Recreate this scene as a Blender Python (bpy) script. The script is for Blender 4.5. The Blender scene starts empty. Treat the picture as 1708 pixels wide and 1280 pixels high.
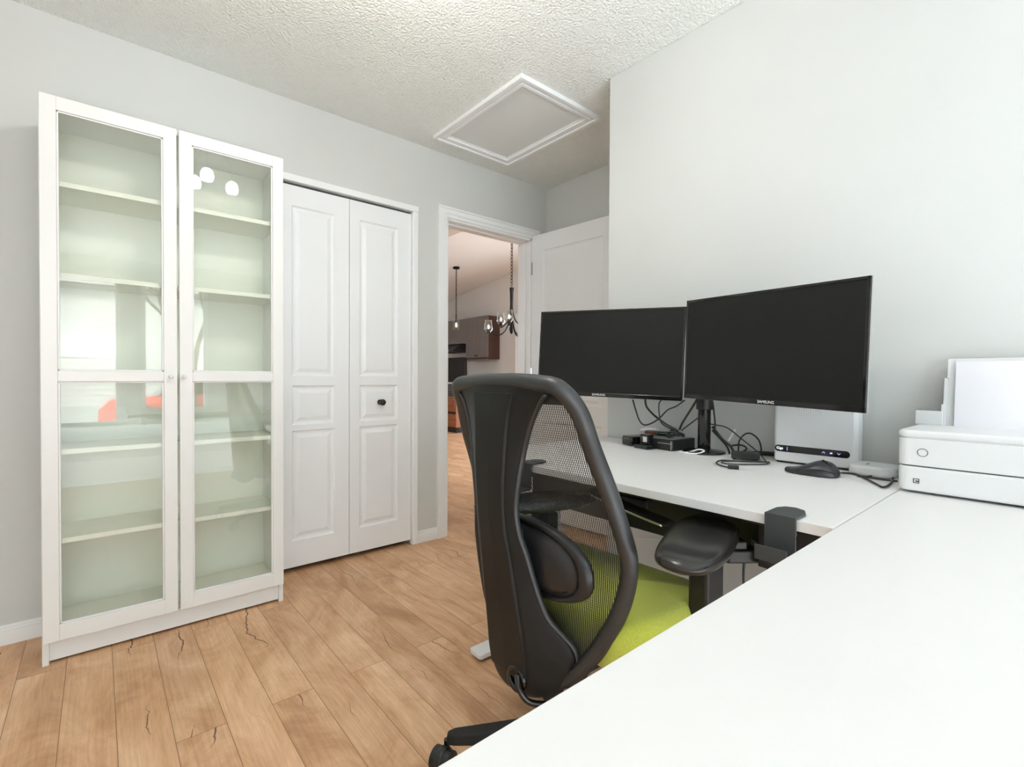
import bpy, bmesh, math, random
from mathutils import Vector, Matrix, Euler
random.seed(7)
S = bpy.context.scene
COL = S.collection

# ------------------------------------------------------------------ camera
cam_d = bpy.data.cameras.new('camera'); cam_d.sensor_width = 36.0
cam_d.lens = 811.76 / 1708 * 36.0
cam_d.clip_start = 0.02; cam_d.clip_end = 200
cam = bpy.data.objects.new('camera', cam_d); COL.objects.link(cam)
YAW, PIT, ROL = math.radians(40.427), math.radians(-0.759), math.radians(-0.285)
_f = Vector((math.sin(YAW) * math.cos(PIT), math.cos(YAW) * math.cos(PIT), math.sin(PIT)))
_r = Vector((math.cos(YAW), -math.sin(YAW), 0)); _d = -_r.cross(_f)
_r2 = _r * math.cos(ROL) + _d * math.sin(ROL); _d2 = _f.cross(_r2)
mw = Matrix((( _r2.x, -_d2.x, -_f.x, 0.0), (_r2.y, -_d2.y, -_f.y, 0.0), (_r2.z, -_d2.z, -_f.z, 1.0357), (0, 0, 0, 1)))
cam.matrix_world = mw
S.camera = cam

# ------------------------------------------------------------------ view, world, daylight
S.view_settings.view_transform = 'Standard'; S.view_settings.look = 'None'
S.view_settings.gamma = 1.0; S.view_settings.use_curve_mapping = False
S.view_settings.exposure = 0.08
try:
    S.cycles.use_denoising = True
    S.cycles.max_bounces = 12; S.cycles.diffuse_bounces = 8; S.cycles.transparent_max_bounces = 24
    S.cycles.sample_clamp_indirect = 6.0
    S.cycles.caustics_reflective = False; S.cycles.caustics_refractive = False
except Exception:
    pass
W = bpy.data.worlds.new('overcast_sky'); S.world = W; W.use_nodes = True
bg = W.node_tree.nodes['Background']
bg.inputs[0].default_value = (0.88, 0.94, 1.0, 1); bg.inputs[1].default_value = 9.0

def area(name, loc, rot, sx, sy, power, col=(1, 1, 1), portal=False):
    d = bpy.data.lights.new(name, 'AREA'); d.shape = 'RECTANGLE'; d.size = sx; d.size_y = sy
    d.energy = power; d.color = col
    o = bpy.data.objects.new(name, d); COL.objects.link(o); o.location = loc; o.rotation_euler = rot
    if portal: d.cycles.is_portal = True
    return o
sun_d = bpy.data.lights.new('added_street_sun', 'SUN'); sun_d.energy = 24.0; sun_d.angle = math.radians(3); sun_d.color = (1.0, 0.98, 0.95)
sun_o = bpy.data.objects.new('added_street_sun', sun_d); COL.objects.link(sun_o); sun_o.rotation_euler = (math.radians(-50), 0, math.radians(12))   # added to brighten the mirrored street side; shines over the roof
WIN = [(-1.15, 0.22, 0.42, 2.22), (0.425, 1.15, 0.42, 2.22)]   # x0,x1,z0,z1 in the wall behind the camera
WY = -3.0
for i, (a, b, c, d) in enumerate(WIN):
    area('window_daylight_portal', ((a + b) / 2, WY - 0.13, (c + d) / 2), (math.radians(90), 0, 0), b - a, d - c, 1, portal=True)
# daylight of the big room behind the doorway comes through the patio door and two added, unseen windows (portals only)
area('added_kitchen_window_portal', (4.3, 2.66, 2.0), (math.radians(90), 0, math.radians(0)), 2.6, 2.2, 1, portal=True)
area('patio_portal', (6.76, 6.0, 1.2), (0, math.radians(90), 0), 2.2, 1.8, 1, portal=True)
area('added_hall_window_portal', (-1.32, 6.6, 1.5), (0, math.radians(-90), 0), 1.3, 2.0, 1, portal=True)

# ------------------------------------------------------------------ materials
MAT = {}
def mat(name, col, rough=0.5, metal=0.0, spec=0.5, bump=None, var=None, coat=0.0, sheen=0.0):
    m = bpy.data.materials.new(name); m.use_nodes = True; nt = m.node_tree; b = nt.nodes['Principled BSDF']
    b.inputs['Base Color'].default_value = (*col, 1); b.inputs['Roughness'].default_value = rough
    b.inputs['Metallic'].default_value = metal; b.inputs['Specular IOR Level'].default_value = spec
    b.inputs['Coat Weight'].default_value = coat; b.inputs['Sheen Weight'].default_value = sheen
    tc = nt.nodes.new('ShaderNodeTexCoord')
    v = var if var else (3.0, 0.02)
    n = nt.nodes.new('ShaderNodeTexNoise'); n.inputs['Scale'].default_value = v[0]; n.inputs['Detail'].default_value = 3
    nt.links.new(tc.outputs['Object'], n.inputs['Vector'])
    mx = nt.nodes.new('ShaderNodeMix'); mx.data_type = 'RGBA'
    lo = tuple(c * (1 - v[1]) for c in col); hi = tuple(min(1, c * (1 + v[1])) for c in col)
    mx.inputs[6].default_value = (*lo, 1); mx.inputs[7].default_value = (*hi, 1)
    nt.links.new(n.outputs['Fac'], mx.inputs[0]); nt.links.new(mx.outputs[2], b.inputs['Base Color'])
    if bump:
        t = nt.nodes.new('ShaderNodeTexNoise'); t.inputs['Scale'].default_value = bump[0]; t.inputs['Detail'].default_value = 4
        nt.links.new(tc.outputs['Object'], t.inputs['Vector'])
        bp = nt.nodes.new('ShaderNodeBump'); bp.inputs['Strength'].default_value = bump[1]; bp.inputs['Distance'].default_value = bump[2]
        nt.links.new(t.outputs['Fac'], bp.inputs['Height']); nt.links.new(bp.outputs['Normal'], b.inputs['Normal'])
    MAT[name] = m; return m

mat('wall_paint', (0.600, 0.615, 0.606), 0.75, spec=0.25, bump=(260, 0.08, 0.001))
mat('ceiling_paint', (0.88, 0.90, 0.87), 0.9, spec=0.1, bump=(95, 1.0, 0.014))
mat('hall_ceiling_paint', (0.85, 0.84, 0.84), 0.9, spec=0.1, bump=(75, 0.3, 0.004))
mat('kitchen_paint', (0.68, 0.675, 0.66), 0.8, spec=0.2)
mat('trim_white', (0.83, 0.85, 0.86), 0.35, spec=0.4)
mat('door_white', (0.80, 0.825, 0.845), 0.38, spec=0.4)
mat('hatch_panel', (0.72, 0.74, 0.73), 0.7, spec=0.2)
mat('cabinet_white', (0.745, 0.755, 0.75), 0.32, spec=0.45)
mat('cabinet_inside', (0.80, 0.82, 0.76), 0.45, spec=0.3)
mat('desk_white', (0.745, 0.745, 0.745), 0.40, spec=0.45)
mat('desk_edge', (0.80, 0.80, 0.82), 0.45)
mat('plastic_white', (0.72, 0.735, 0.75), 0.35, spec=0.45)
mat('plastic_white_matte', (0.74, 0.75, 0.76), 0.5)
mat('paper_white', (0.80, 0.80, 0.85), 0.8, spec=0.1)
mat('gap_dark', (0.03, 0.03, 0.03), 0.8)
mat('closet_dark', (0.12, 0.11, 0.10), 0.9)
mat('black_plastic', (0.011, 0.0115, 0.0115), 0.42, bump=(900, 0.05, 0.0004))
mat('shell_plastic', (0.0075, 0.0085, 0.0085), 0.48, spec=0.32, bump=(700, 0.08, 0.0004), var=(5, 0.15))
mat('frame_plastic', (0.019, 0.021, 0.023), 0.42, spec=0.7, bump=(500, 0.12, 0.0004), var=(9, 0.25))
mat('leather_black', (0.015, 0.015, 0.016), 0.28, bump=(260, 0.25, 0.0008))
mat('pad_black', (0.022, 0.022, 0.021), 0.24, bump=(300, 0.06, 0.0005))
mat('green_fabric', (0.46, 0.52, 0.075), 0.85, spec=0.15, bump=(900, 0.5, 0.001), var=(220, 0.22), sheen=0.3)
mat('screen_black', (0.008, 0.0085, 0.008), 0.38, spec=0.28)
mat('bezel_black', (0.006, 0.006, 0.007), 0.12, spec=0.6)
mat('silver', (0.72, 0.73, 0.75), 0.25, 1.0)
mat('logo_silver', (0.75, 0.76, 0.78), 0.45, 0.0)
mat('steel_black', (0.018, 0.018, 0.02), 0.4)
mat('anthracite', (0.045, 0.052, 0.056), 0.42)
mat('mouse_grey', (0.022, 0.026, 0.030), 0.35)
mat('cable_black', (0.012, 0.012, 0.012), 0.45)
mat('cable_white', (0.8, 0.8, 0.8), 0.45)
mat('brown_leather', (0.16, 0.05, 0.025), 0.4)
mat('grey_top', (0.16, 0.19, 0.20), 0.35)
mat('knob_black', (0.02, 0.018, 0.016), 0.35, 0.4)
mat('bronze_black', (0.012, 0.011, 0.010), 0.4, 0.6)
mat('kitchen_cabinet', (0.18, 0.165, 0.16), 0.4, var=(6, 0.1))
mat('kitchen_cabinet_side', (0.07, 0.032, 0.022), 0.45, var=(12, 0.2))
mat('counter_white', (0.75, 0.75, 0.73), 0.3)
mat('base_grey', (0.10, 0.10, 0.11), 0.5)
mat('orange_wood', (0.30, 0.10, 0.035), 0.4, var=(14, 0.35))
mat('curtain_white', (0.85, 0.85, 0.84), 0.9)
mat('red_paint', (0.65, 0.03, 0.02), 0.2, coat=0.6)
mat('house_siding', (0.74, 0.74, 0.72), 0.8)
mat('snow_ground', (0.42, 0.43, 0.42), 0.9, var=(0.4, 0.2))
mat('bark', (0.12, 0.09, 0.07), 0.9)
mat('tyre', (0.02, 0.02, 0.02), 0.8)

def glass(name, tint=(1, 1, 1), ior=1.5, rough=0.0, gtint=(1, 1, 1)):
    m = bpy.data.materials.new(name); m.use_nodes = True; nt = m.node_tree
    for n in list(nt.nodes):
        if n.type != 'OUTPUT_MATERIAL': nt.nodes.remove(n)
    out = nt.nodes['Material Output']
    tr = nt.nodes.new('ShaderNodeBsdfTransparent'); tr.inputs[0].default_value = (*tint, 1)
    gl = nt.nodes.new('ShaderNodeBsdfGlossy'); gl.inputs['Roughness'].default_value = rough; gl.inputs[0].default_value = (*gtint, 1)
    geo = nt.nodes.new('ShaderNodeNewGeometry')
    mr = nt.nodes.new('ShaderNodeMapRange'); mr.inputs['To Min'].default_value = ior; mr.inputs['To Max'].default_value = 1 / ior
    fr = nt.nodes.new('ShaderNodeFresnel'); mx = nt.nodes.new('ShaderNodeMixShader')
    nt.links.new(geo.outputs['Backfacing'], mr.inputs['Value']); nt.links.new(mr.outputs[0], fr.inputs['IOR'])
    nt.links.new(fr.outputs[0], mx.inputs[0]); nt.links.new(tr.outputs[0], mx.inputs[1]); nt.links.new(gl.outputs[0], mx.inputs[2])
    nt.links.new(mx.outputs[0], out.inputs[0]); MAT[name] = m
glass('cabinet_glass', (0.975, 0.985, 0.965))
glass('clear_glass', (0.97, 0.98, 0.98))
glass('lamp_glass', (0.90, 0.92, 0.92), ior=1.6)

def emit(name, col, s):
    m = bpy.data.materials.new(name); m.use_nodes = True; b = m.node_tree.nodes['Principled BSDF']
    b.inputs['Base Color'].default_value = (*col, 1); b.inputs['Emission Color'].default_value = (*col, 1)
    b.inputs['Emission Strength'].default_value = s; MAT[name] = m
emit('bulb_glow', (1.0, 0.96, 0.89), 130.0)
emit('pendant_glow', (1.0, 0.85, 0.7), 0.7)
emit('hood_lamp_glow', (1.0, 0.97, 0.92), 3.0)
emit('led_blue', (0.35, 0.4, 1.0), 1.6)
emit('led_white', (0.9, 0.92, 1.0), 1.0)

def wood_floor():
    m = bpy.data.materials.new('plank_floor'); m.use_nodes = True; nt = m.node_tree; b = nt.nodes['Principled BSDF']; L = nt.links.new
    tc = nt.nodes.new('ShaderNodeTexCoord')
    sp = nt.nodes.new('ShaderNodeSeparateXYZ'); L(tc.outputs['Object'], sp.inputs[0])
    cb = nt.nodes.new('ShaderNodeCombineXYZ'); ax = nt.nodes.new('ShaderNodeMath'); ax.operation = 'ADD'; ax.inputs[1].default_value = 20.089 - 20.0 + 0.126 * 80
    L(sp.outputs['X'], ax.inputs[0]); ay = nt.nodes.new('ShaderNodeMath'); ay.operation = 'ADD'; ay.inputs[1].default_value = 12.55; L(sp.outputs['Y'], ay.inputs[0])
    L(ay.outputs[0], cb.inputs['X']); L(ax.outputs[0], cb.inputs['Y'])
    br = nt.nodes.new('ShaderNodeTexBrick'); L(cb.outputs[0], br.inputs['Vector'])
    br.inputs['Scale'].default_value = 1.0; br.inputs['Brick Width'].default_value = 1.86; br.inputs['Row Height'].default_value = 0.126
    br.inputs['Mortar Size'].default_value = 0.0009; br.inputs['Mortar Smooth'].default_value = 0.1
    br.offset = 0.37; br.offset_frequency = 2
    br.inputs['Color1'].default_value = (0, 0, 0, 1); br.inputs['Color2'].default_value = (1, 1, 1, 1); br.inputs['Mortar'].default_value = (0.5, 0.5, 0.5, 1)
    # every plank shifts the grain by its own amount
    sh = nt.nodes.new('ShaderNodeVectorMath'); sh.operation = 'MULTIPLY_ADD'
    L(br.outputs['Color'], sh.inputs[0]); sh.inputs[1].default_value = (7.3, 31.7, 11.0); L(tc.outputs['Object'], sh.inputs[2])
    def noise(scl, s, det=4, rough=0.55, dist=0.0):
        mp = nt.nodes.new('ShaderNodeMapping'); mp.inputs['Scale'].default_value = scl; L(sh.outputs[0], mp.inputs[0])
        n = nt.nodes.new('ShaderNodeTexNoise'); n.inputs['Scale'].default_value = s; n.inputs['Detail'].default_value = det
        n.inputs['Roughness'].default_value = rough; n.inputs['Distortion'].default_value = dist; L(mp.outputs[0], n.inputs['Vector']); return n.outputs['Fac']
    def ramp(src, pts):
        r = nt.nodes.new('ShaderNodeValToRGB'); L(src, r.inputs[0])
        while len(r.color_ramp.elements) < len(pts): r.color_ramp.elements.new(0.5)
        for e, (p, c) in zip(r.color_ramp.elements, pts): e.position = p; e.color = (*c, 1)
        return r.outputs[0]
    def mul(a, bb, fac=1.0, typ='MULTIPLY'):
        x = nt.nodes.new('ShaderNodeMix'); x.data_type = 'RGBA'; x.blend_type = typ; x.inputs[0].default_value = fac
        L(a, x.inputs[6]); L(bb, x.inputs[7]); return x.outputs[2]
    base = ramp(noise((1, 0.42, 1), 5.5, 7, 0.66, 1.2), [(0.28, (0.46, 0.27, 0.145)), (0.45, (0.63, 0.40, 0.24)), (0.60, (0.75, 0.52, 0.34)), (0.78, (0.84, 0.66, 0.49))])
    tint = ramp(br.outputs['Color'], [(0.0, (0.93, 0.86, 0.79)), (1.0, (1.06, 1.01, 0.95))])
    c = mul(base, tint)
    grain = ramp(noise((14, 0.5, 1), 9, 6, 0.65, 0.3), [(0.3, (0.84, 0.80, 0.77)), (0.6, (1.04, 1.03, 1.02))])
    c = mul(c, grain)
    # long dark cracks: one wandering line per plank, open only here and there
    def M1(op, a, b_=None):
        n = nt.nodes.new('ShaderNodeMath'); n.operation = op
        for k, v_ in enumerate((a, b_)):
            if v_ is None: continue
            if isinstance(v_, (int, float)): n.inputs[k].default_value = v_
            else: L(v_, n.inputs[k])
        return n.outputs[0]
    ssp = nt.nodes.new('ShaderNodeSeparateXYZ'); L(sh.outputs[0], ssp.inputs[0])
    lc = nt.nodes.new('ShaderNodeCombineXYZ'); L(ssp.outputs['Y'], lc.inputs['Y']); L(ssp.outputs['Z'], lc.inputs['Z'])
    def n1(scale, det):
        n = nt.nodes.new('ShaderNodeTexNoise'); n.inputs['Scale'].default_value = scale; n.inputs['Detail'].default_value = det; L(lc.outputs[0], n.inputs['Vector']); return n.outputs['Fac']
    px_ = M1('SUBTRACT', M1('FRACT', M1('DIVIDE', ax.outputs[0], 0.126)), 0.5)
    line = M1('MULTIPLY', M1('SUBTRACT', n1(3.2, 5), 0.5), 1.7)
    dist = M1('ABSOLUTE', M1('SUBTRACT', px_, line))
    g1 = nt.nodes.new('ShaderNodeMapRange'); L(n1(2.1, 1), g1.inputs[0]); g1.inputs[1].default_value = 0.535; g1.inputs[2].default_value = 0.66; g1.inputs[3].default_value = 0.0; g1.inputs[4].default_value = 0.020
    cr = nt.nodes.new('ShaderNodeMath'); cr.operation = 'LESS_THAN'; L(dist, cr.inputs[0]); L(g1.outputs[0], cr.inputs[1])
    x = nt.nodes.new('ShaderNodeMix'); x.data_type = 'RGBA'; L(cr.outputs[0], x.inputs[0]); L(c, x.inputs[6]); x.inputs[7].default_value = (0.16, 0.085, 0.045, 1)
    y = nt.nodes.new('ShaderNodeMix'); y.data_type = 'RGBA'; L(br.outputs['Fac'], y.inputs[0]); L(x.outputs[2], y.inputs[6]); y.inputs[7].default_value = (0.20, 0.10, 0.05, 1)
    L(y.outputs[2], b.inputs['Base Color'])
    b.inputs['Roughness'].default_value = 0.42; b.inputs['Specular IOR Level'].default_value = 0.4
    bp = nt.nodes.new('ShaderNodeBump'); bp.inputs['Strength'].default_value = 0.25; bp.inputs['Distance'].default_value = 0.002; bp.invert = True
    L(br.outputs['Fac'], bp.inputs['Height']); L(bp.outputs[0], b.inputs['Normal'])
    MAT['floor'] = m
wood_floor()

def mesh_fabric():
    m = bpy.data.materials.new('mesh_fabric'); m.use_nodes = True; nt = m.node_tree; L = nt.links.new; b = nt.nodes['Principled BSDF']
    b.inputs['Base Color'].default_value = (0.022, 0.022, 0.022, 1); b.inputs['Roughness'].default_value = 0.6
    out = nt.nodes['Material Output']; uv = nt.nodes.new('ShaderNodeUVMap'); sp = nt.nodes.new('ShaderNodeSeparateXYZ'); L(uv.outputs[0], sp.inputs[0])
    def band(src, per, duty):
        a = nt.nodes.new('ShaderNodeMath'); a.operation = 'MULTIPLY'; L(src, a.inputs[0]); a.inputs[1].default_value = 1 / per
        f = nt.nodes.new('ShaderNodeMath'); f.operation = 'FRACT'; L(a.outputs[0], f.inputs[0])
        l = nt.nodes.new('ShaderNodeMath'); l.operation = 'LESS_THAN'; L(f.outputs[0], l.inputs[0]); l.inputs[1].default_value = duty; return l.outputs[0]
    u = band(sp.outputs['X'], 0.0046, 0.50); v = band(sp.outputs['Y'], 0.0052, 0.13)
    mxm = nt.nodes.new('ShaderNodeMath'); mxm.operation = 'MAXIMUM'; L(u, mxm.inputs[0]); L(v, mxm.inputs[1])
    tr = nt.nodes.new('ShaderNodeBsdfTransparent'); mx = nt.nodes.new('ShaderNodeMixShader')
    L(mxm.outputs[0], mx.inputs[0]); L(tr.outputs[0], mx.inputs[1]); L(b.outputs[0], mx.inputs[2]); L(mx.outputs[0], out.inputs[0])
    MAT['mesh_fabric'] = m
mesh_fabric()

# ------------------------------------------------------------------ mesh helpers
def tag(o, label=None, cat=None, group=None, kind=None):
    if label: o['label'] = label
    if cat: o['category'] = cat
    if group: o['group'] = group
    if kind: o['kind'] = kind
    return o
def obj(name, bm, m, parent=None, smooth=False, bevel=0.0, seg=2, angle=35):
    bmesh.ops.recalc_face_normals(bm, faces=bm.faces[:])
    me = bpy.data.meshes.new(name); bm.to_mesh(me); bm.free()
    for mm in (m if isinstance(m, (list, tuple)) else [m]): me.materials.append(MAT[mm])
    o = bpy.data.objects.new(name, me); COL.objects.link(o)
    if parent: o.parent = parent
    if bevel > 0:
        md = o.modifiers.new('bevel', 'BEVEL'); md.width = bevel; md.segments = seg; md.limit_method = 'ANGLE'; md.angle_limit = math.radians(angle); md.harden_normals = False
    if smooth:
        for p in me.polygons: p.use_smooth = True
    return o
def subd(o, n=2):
    md = o.modifiers.new('subdivision', 'SUBSURF'); md.levels = n; md.render_levels = n; return o
def empty(name, loc=(0, 0, 0), rz=0.0, **k):
    o = bpy.data.objects.new(name, None); COL.objects.link(o); o.location = loc; o.rotation_euler = (0, 0, rz); o.empty_display_size = 0.05
    tag(o, **k); return o
def box(bm, x0, x1, y0, y1, z0, z1):
    v = [bm.verts.new(p) for p in ((x0, y0, z0), (x1, y0, z0), (x1, y1, z0), (x0, y1, z0), (x0, y0, z1), (x1, y0, z1), (x1, y1, z1), (x0, y1, z1))]
    for f in ((0, 3, 2, 1), (4, 5, 6, 7), (0, 1, 5, 4), (1, 2, 6, 5), (2, 3, 7, 6), (3, 0, 4, 7)): bm.faces.new([v[i] for i in f])
    return bm
def B(*boxes):
    bm = bmesh.new()
    for b in boxes: box(bm, *b)
    return bm
def rings(bm, rs, cap=True, closed=False):
    """skin a list of vertex rings"""
    V = [[bm.verts.new(p) for p in r] for r in rs]; n = len(rs[0]); m = len(rs)
    for i in range(m if closed else m - 1):
        a, b = V[i], V[(i + 1) % m]
        for j in range(n): bm.faces.new((a[j], a[(j + 1) % n], b[(j + 1) % n], b[j]))
    if cap and not closed: bm.faces.new(V[0][::-1]); bm.faces.new(V[-1])
    return bm
def catmull(pts, sub=6, closed=False):
    P = [Vector(p) for p in pts]; out = []; n = len(P)
    R = range(n) if closed else range(n - 1)
    for i in R:
        p0 = P[(i - 1) % n] if (closed or i > 0) else P[0]; p1 = P[i]; p2 = P[(i + 1) % n]; p3 = P[(i + 2) % n] if (closed or i + 2 < n) else P[-1]
        for k in range(sub):
            t = k / sub
            out.append(0.5 * ((2 * p1) + (p2 - p0) * t + (2 * p0 - 5 * p1 + 4 * p2 - p3) * t * t + (3 * p1 - p0 - 3 * p2 + p3) * t ** 3))
    if not closed: out.append(P[-1])
    return out
def sweep(bm, pts, ra, rb=None, seg=12, closed=False, up=(1, 0, 0), rad=None):
    """tube along pts; ra radius across, rb radius along 'up'; rad optional list of per-point scale"""
    rb = rb or ra; P = [Vector(p) for p in pts]; n = len(P); rs = []
    U = Vector(up)
    for i in range(n):
        a = P[(i - 1) % n] if (closed or i > 0) else P[i]; b = P[(i + 1) % n] if (closed or i < n - 1) else P[i]
        t = (b - a)
        if t.length < 1e-9: t = Vector((0, 0, 1))
        t.normalize(); u = U - t * U.dot(t)
        if u.length < 1e-3:
            u = Vector((0, 0, 1)) - t * t.z
            if u.length < 1e-3: u = Vector((0, 1, 0)) - t * t.y
        u.normalize(); s = t.cross(u); k = rad[i] if rad else 1.0
        rs.append([P[i] + (s * math.cos(q) * ra + u * math.sin(q) * rb) * k for q in [2 * math.pi * j / seg for j in range(seg)]])
    return rings(bm, rs, True, closed)
def lathe(bm, prof, c=(0, 0, 0), seg=32, axis='z'):
    rs = []
    for r, z in prof:
        r = max(r, 1e-4); ring = []
        for j in range(seg):
            q = 2 * math.pi * j / seg; a, b = r * math.cos(q), r * math.sin(q)
            p = (a, b, z) if axis == 'z' else ((z, a, b) if axis == 'x' else (a, z, b))
            ring.append(Vector(c) + Vector(p))
        rs.append(ring)
    return rings(bm, rs)
def cyl(bm, a, b, r, seg=16, r2=None):
    a, b = Vector(a), Vector(b); return sweep(bm, [a, b], r, r, seg, rad=[1.0, (r2 / r if r2 else 1.0)])
def prism(bm, poly, z0, z1):
    return rings(bm, [[(x, y, z0) for x, y in poly], [(x, y, z1) for x, y in poly]])
def rrect(x0, x1, y0, y1, r, n=6):
    out = []
    for cx, cy, a in ((x1 - r, y0 + r, -90), (x1 - r, y1 - r, 0), (x0 + r, y1 - r, 90), (x0 + r, y0 + r, 180)):
        for k in range(n + 1):
            q = math.radians(a + 90 * k / n); out.append((cx + r * math.cos(q), cy + r * math.sin(q)))
    return out
def rot_bm(bm, M_):
    bmesh.ops.transform(bm, matrix=M_, verts=bm.verts[:]); return bm
def text(name, s, size, loc, R_, m, parent, ext=0.0004):
    c = bpy.data.curves.new(name, 'FONT'); c.body = s; c.size = size; c.extrude = ext; c.align_x = 'CENTER'; c.align_y = 'CENTER'
    o = bpy.data.objects.new(name, c); COL.objects.link(o); o.parent = parent; o.location = loc; o.rotation_euler = R_
    bpy.context.view_layer.update()
    me = bpy.data.meshes.new_from_object(o.evaluated_get(bpy.context.evaluated_depsgraph_get()))
    o2 = bpy.data.objects.new(name, me); COL.objects.link(o2); o2.parent = parent; o2.location = loc; o2.rotation_euler = R_
    bpy.data.objects.remove(o); me.materials.clear(); me.materials.append(MAT[m]); o2.name = name; return o2
def cable(name, pts, r, m, label=None, cat=None, parent=None, group=None, sub=8):
    o = obj(name, sweep(bmesh.new(), catmull(pts, sub), r, r, 8, up=(0.13, 0.31, 0.94)), m, parent, smooth=True)
    tag(o, label, cat, group); return o
def struct(name, bm, m, **k):
    o = obj(name, bm, m, **k); o['kind'] = 'structure'; return o

# ------------------------------------------------------------------ room shell
YA, XB, XN, H = 2.673, 1.871, 2.614, 2.465
T = 0.12
XL = -1.35
OP0, OP1, OPZ = 1.717, 2.463, 2.06          # doorway
CL0, CL1, CLZ = 0.695, 1.472, 2.046         # closet opening
struct('floor', B((XL - .2, 7.2, -1.3, 11.2, -0.08, 0.0)), 'floor')
struct('ceiling', B((XL - .1, XN + .1, WY - .1, YA + .02, H, H + 0.1)), 'ceiling_paint')
# wall with bookcase, closet and doorway
struct('wall_back', B((XL, CL0, YA, YA + T, 0, H), (CL0, CL1, YA, YA + T, CLZ, H), (CL1, OP0, YA, YA + T, 0, H), (OP0, OP1, YA, YA + T, OPZ, H), (OP1, XN + .12, YA, YA + T, 0, H)), 'wall_paint')
struct('wall_right', B((XB, XN + .12, WY, 1.487, 0, H)), 'wall_paint', bevel=0.004)
struct('wall_nook', B((XN, XN + .12, 1.487, YA, 0, H)), 'wall_paint')
struct('wall_left', B((XL - .12, XL, WY - .12, YA + T, 0, H)), 'wall_paint')
fr = []; xs = [XL] + [v for w in WIN for v in (w[0], w[1])] + [XN]
fr.append((XL, XN, WY - .12, WY, 0, WIN[0][2])); fr.append((XL, XN, WY - .12, WY, WIN[0][3], H))
fr += [(XL, WIN[0][0], WY - .12, WY, WIN[0][2], WIN[0][3]), (WIN[0][1], WIN[1][0], WY - .12, WY, WIN[0][2], WIN[0][3]), (WIN[1][1], XN, WY - .12, WY, WIN[0][2], WIN[0][3])]
struct('wall_front', B(*fr), 'wall_paint')
for i, (a, b, c, d) in enumerate(WIN):
    w = 0.045
    o = struct('window_%d' % (i + 1), B((a, b, WY - .10, WY - .03, c, c + w), (a, b, WY - .10, WY - .03, d - w, d), (a, a + w, WY - .10, WY - .03, c + w, d - w), (b - w, b, WY - .10, WY - .03, c + w, d - w)), 'trim_white')
    g = obj('pane', B((a + w, b - w, WY - .07, WY - .064, c + w, d - w)), 'clear_glass', o)
    obj('window_sill', B((a - .04, b + .04, WY - .01, WY + .04, c - .03, c - .002)), 'trim_white', o, bevel=.005)
# closet interior
struct('wall_closet', B((CL0 - .3, CL1 + .1, 3.3, 3.36, 0, H), (CL0 - .36, CL0 - .3, YA + T, 3.36, 0, H), (CL1 + .06, CL1 + .1, YA + T, 3.36, 0, H), (CL0 - .3, CL1 + .1, YA + T, 3.3, H - .04, H)), 'closet_dark')
# baseboards
def baseboard(bm, x0, x1, y, h=0.075):
    for a, b, c in ((0.014, 0, h * .72), (0.010, h * .72, h * .86), (0.006, h * .86, h)):
        box(bm, x0, x1, y - a, y, b, c)
bm = bmesh.new(); baseboard(bm, XL, -0.16, YA); baseboard(bm, 0.66, 0.66 + .001, YA); struct('baseboard_back', bm, 'trim_white', bevel=.002)
bm = bmesh.new(); baseboard(bm, CL1 + .033, OP0 - .063, YA); struct('baseboard_doorway', bm, 'trim_white', bevel=.002)
struct('baseboard_right', B((XB - .012, XB, WY, 1.487, 0, .08)), 'trim_white', bevel=.003)
struct('baseboard_nook', B((XN - .012, XN, 1.487, YA, 0, .08)), 'trim_white', bevel=.003)
# closet casing
CW = 0.033
struct('trim_closet', B((CL1 - .004, CL1 + CW, YA - .016, YA + .02, 0, CLZ - .004), (CL0 - CW, CL0 + .004, YA - .016, YA + .02, 0, CLZ - .004), (CL0 - CW, CL1 + CW, YA - .018, YA + .02, CLZ - .004, CLZ + .031)), 'trim_white', bevel=.004)
# doorway casing, moulded in three steps, and jamb
def casing(x0, x1, zt, w):
    bm = bmesh.new()
    for a, b, t in ((0.0, .35, .012), (.35, .8, .017), (.8, 1.0, .022)):
        box(bm, x0 - w * b, x0 - w * a, YA - t, YA, 0, zt + w * b)
        box(bm, x1 + w * a, x1 + w * b, YA - t, YA, 0, zt + w * b)
        box(bm, x0 - w * a, x1 + w * a, YA - t, YA, zt + w * a, zt + w * b)
    return bm
struct('trim_doorway', casing(OP0, OP1, OPZ, .068), 'trim_white', bevel=.0025)
struct('trim_jamb', B((OP0 - .001, OP0 + .012, YA - .004, YA + T + .02, 0, OPZ), (OP1 - .012, OP1 + .001, YA - .004, YA + T + .02, 0, OPZ), (OP0, OP1, YA - .004, YA + T + .02, OPZ - .014, OPZ),
    (OP1 - .024, OP1 - .012, YA + .045, YA + .085, 0, OPZ - .014), (OP0 + .012, OP0 + .024, YA + .045, YA + .085, 0, OPZ - .014), (OP0 + .012, OP1 - .012, YA + .045, YA + .085, OPZ - .026, OPZ - .014)), 'trim_white', bevel=.002)

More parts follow.
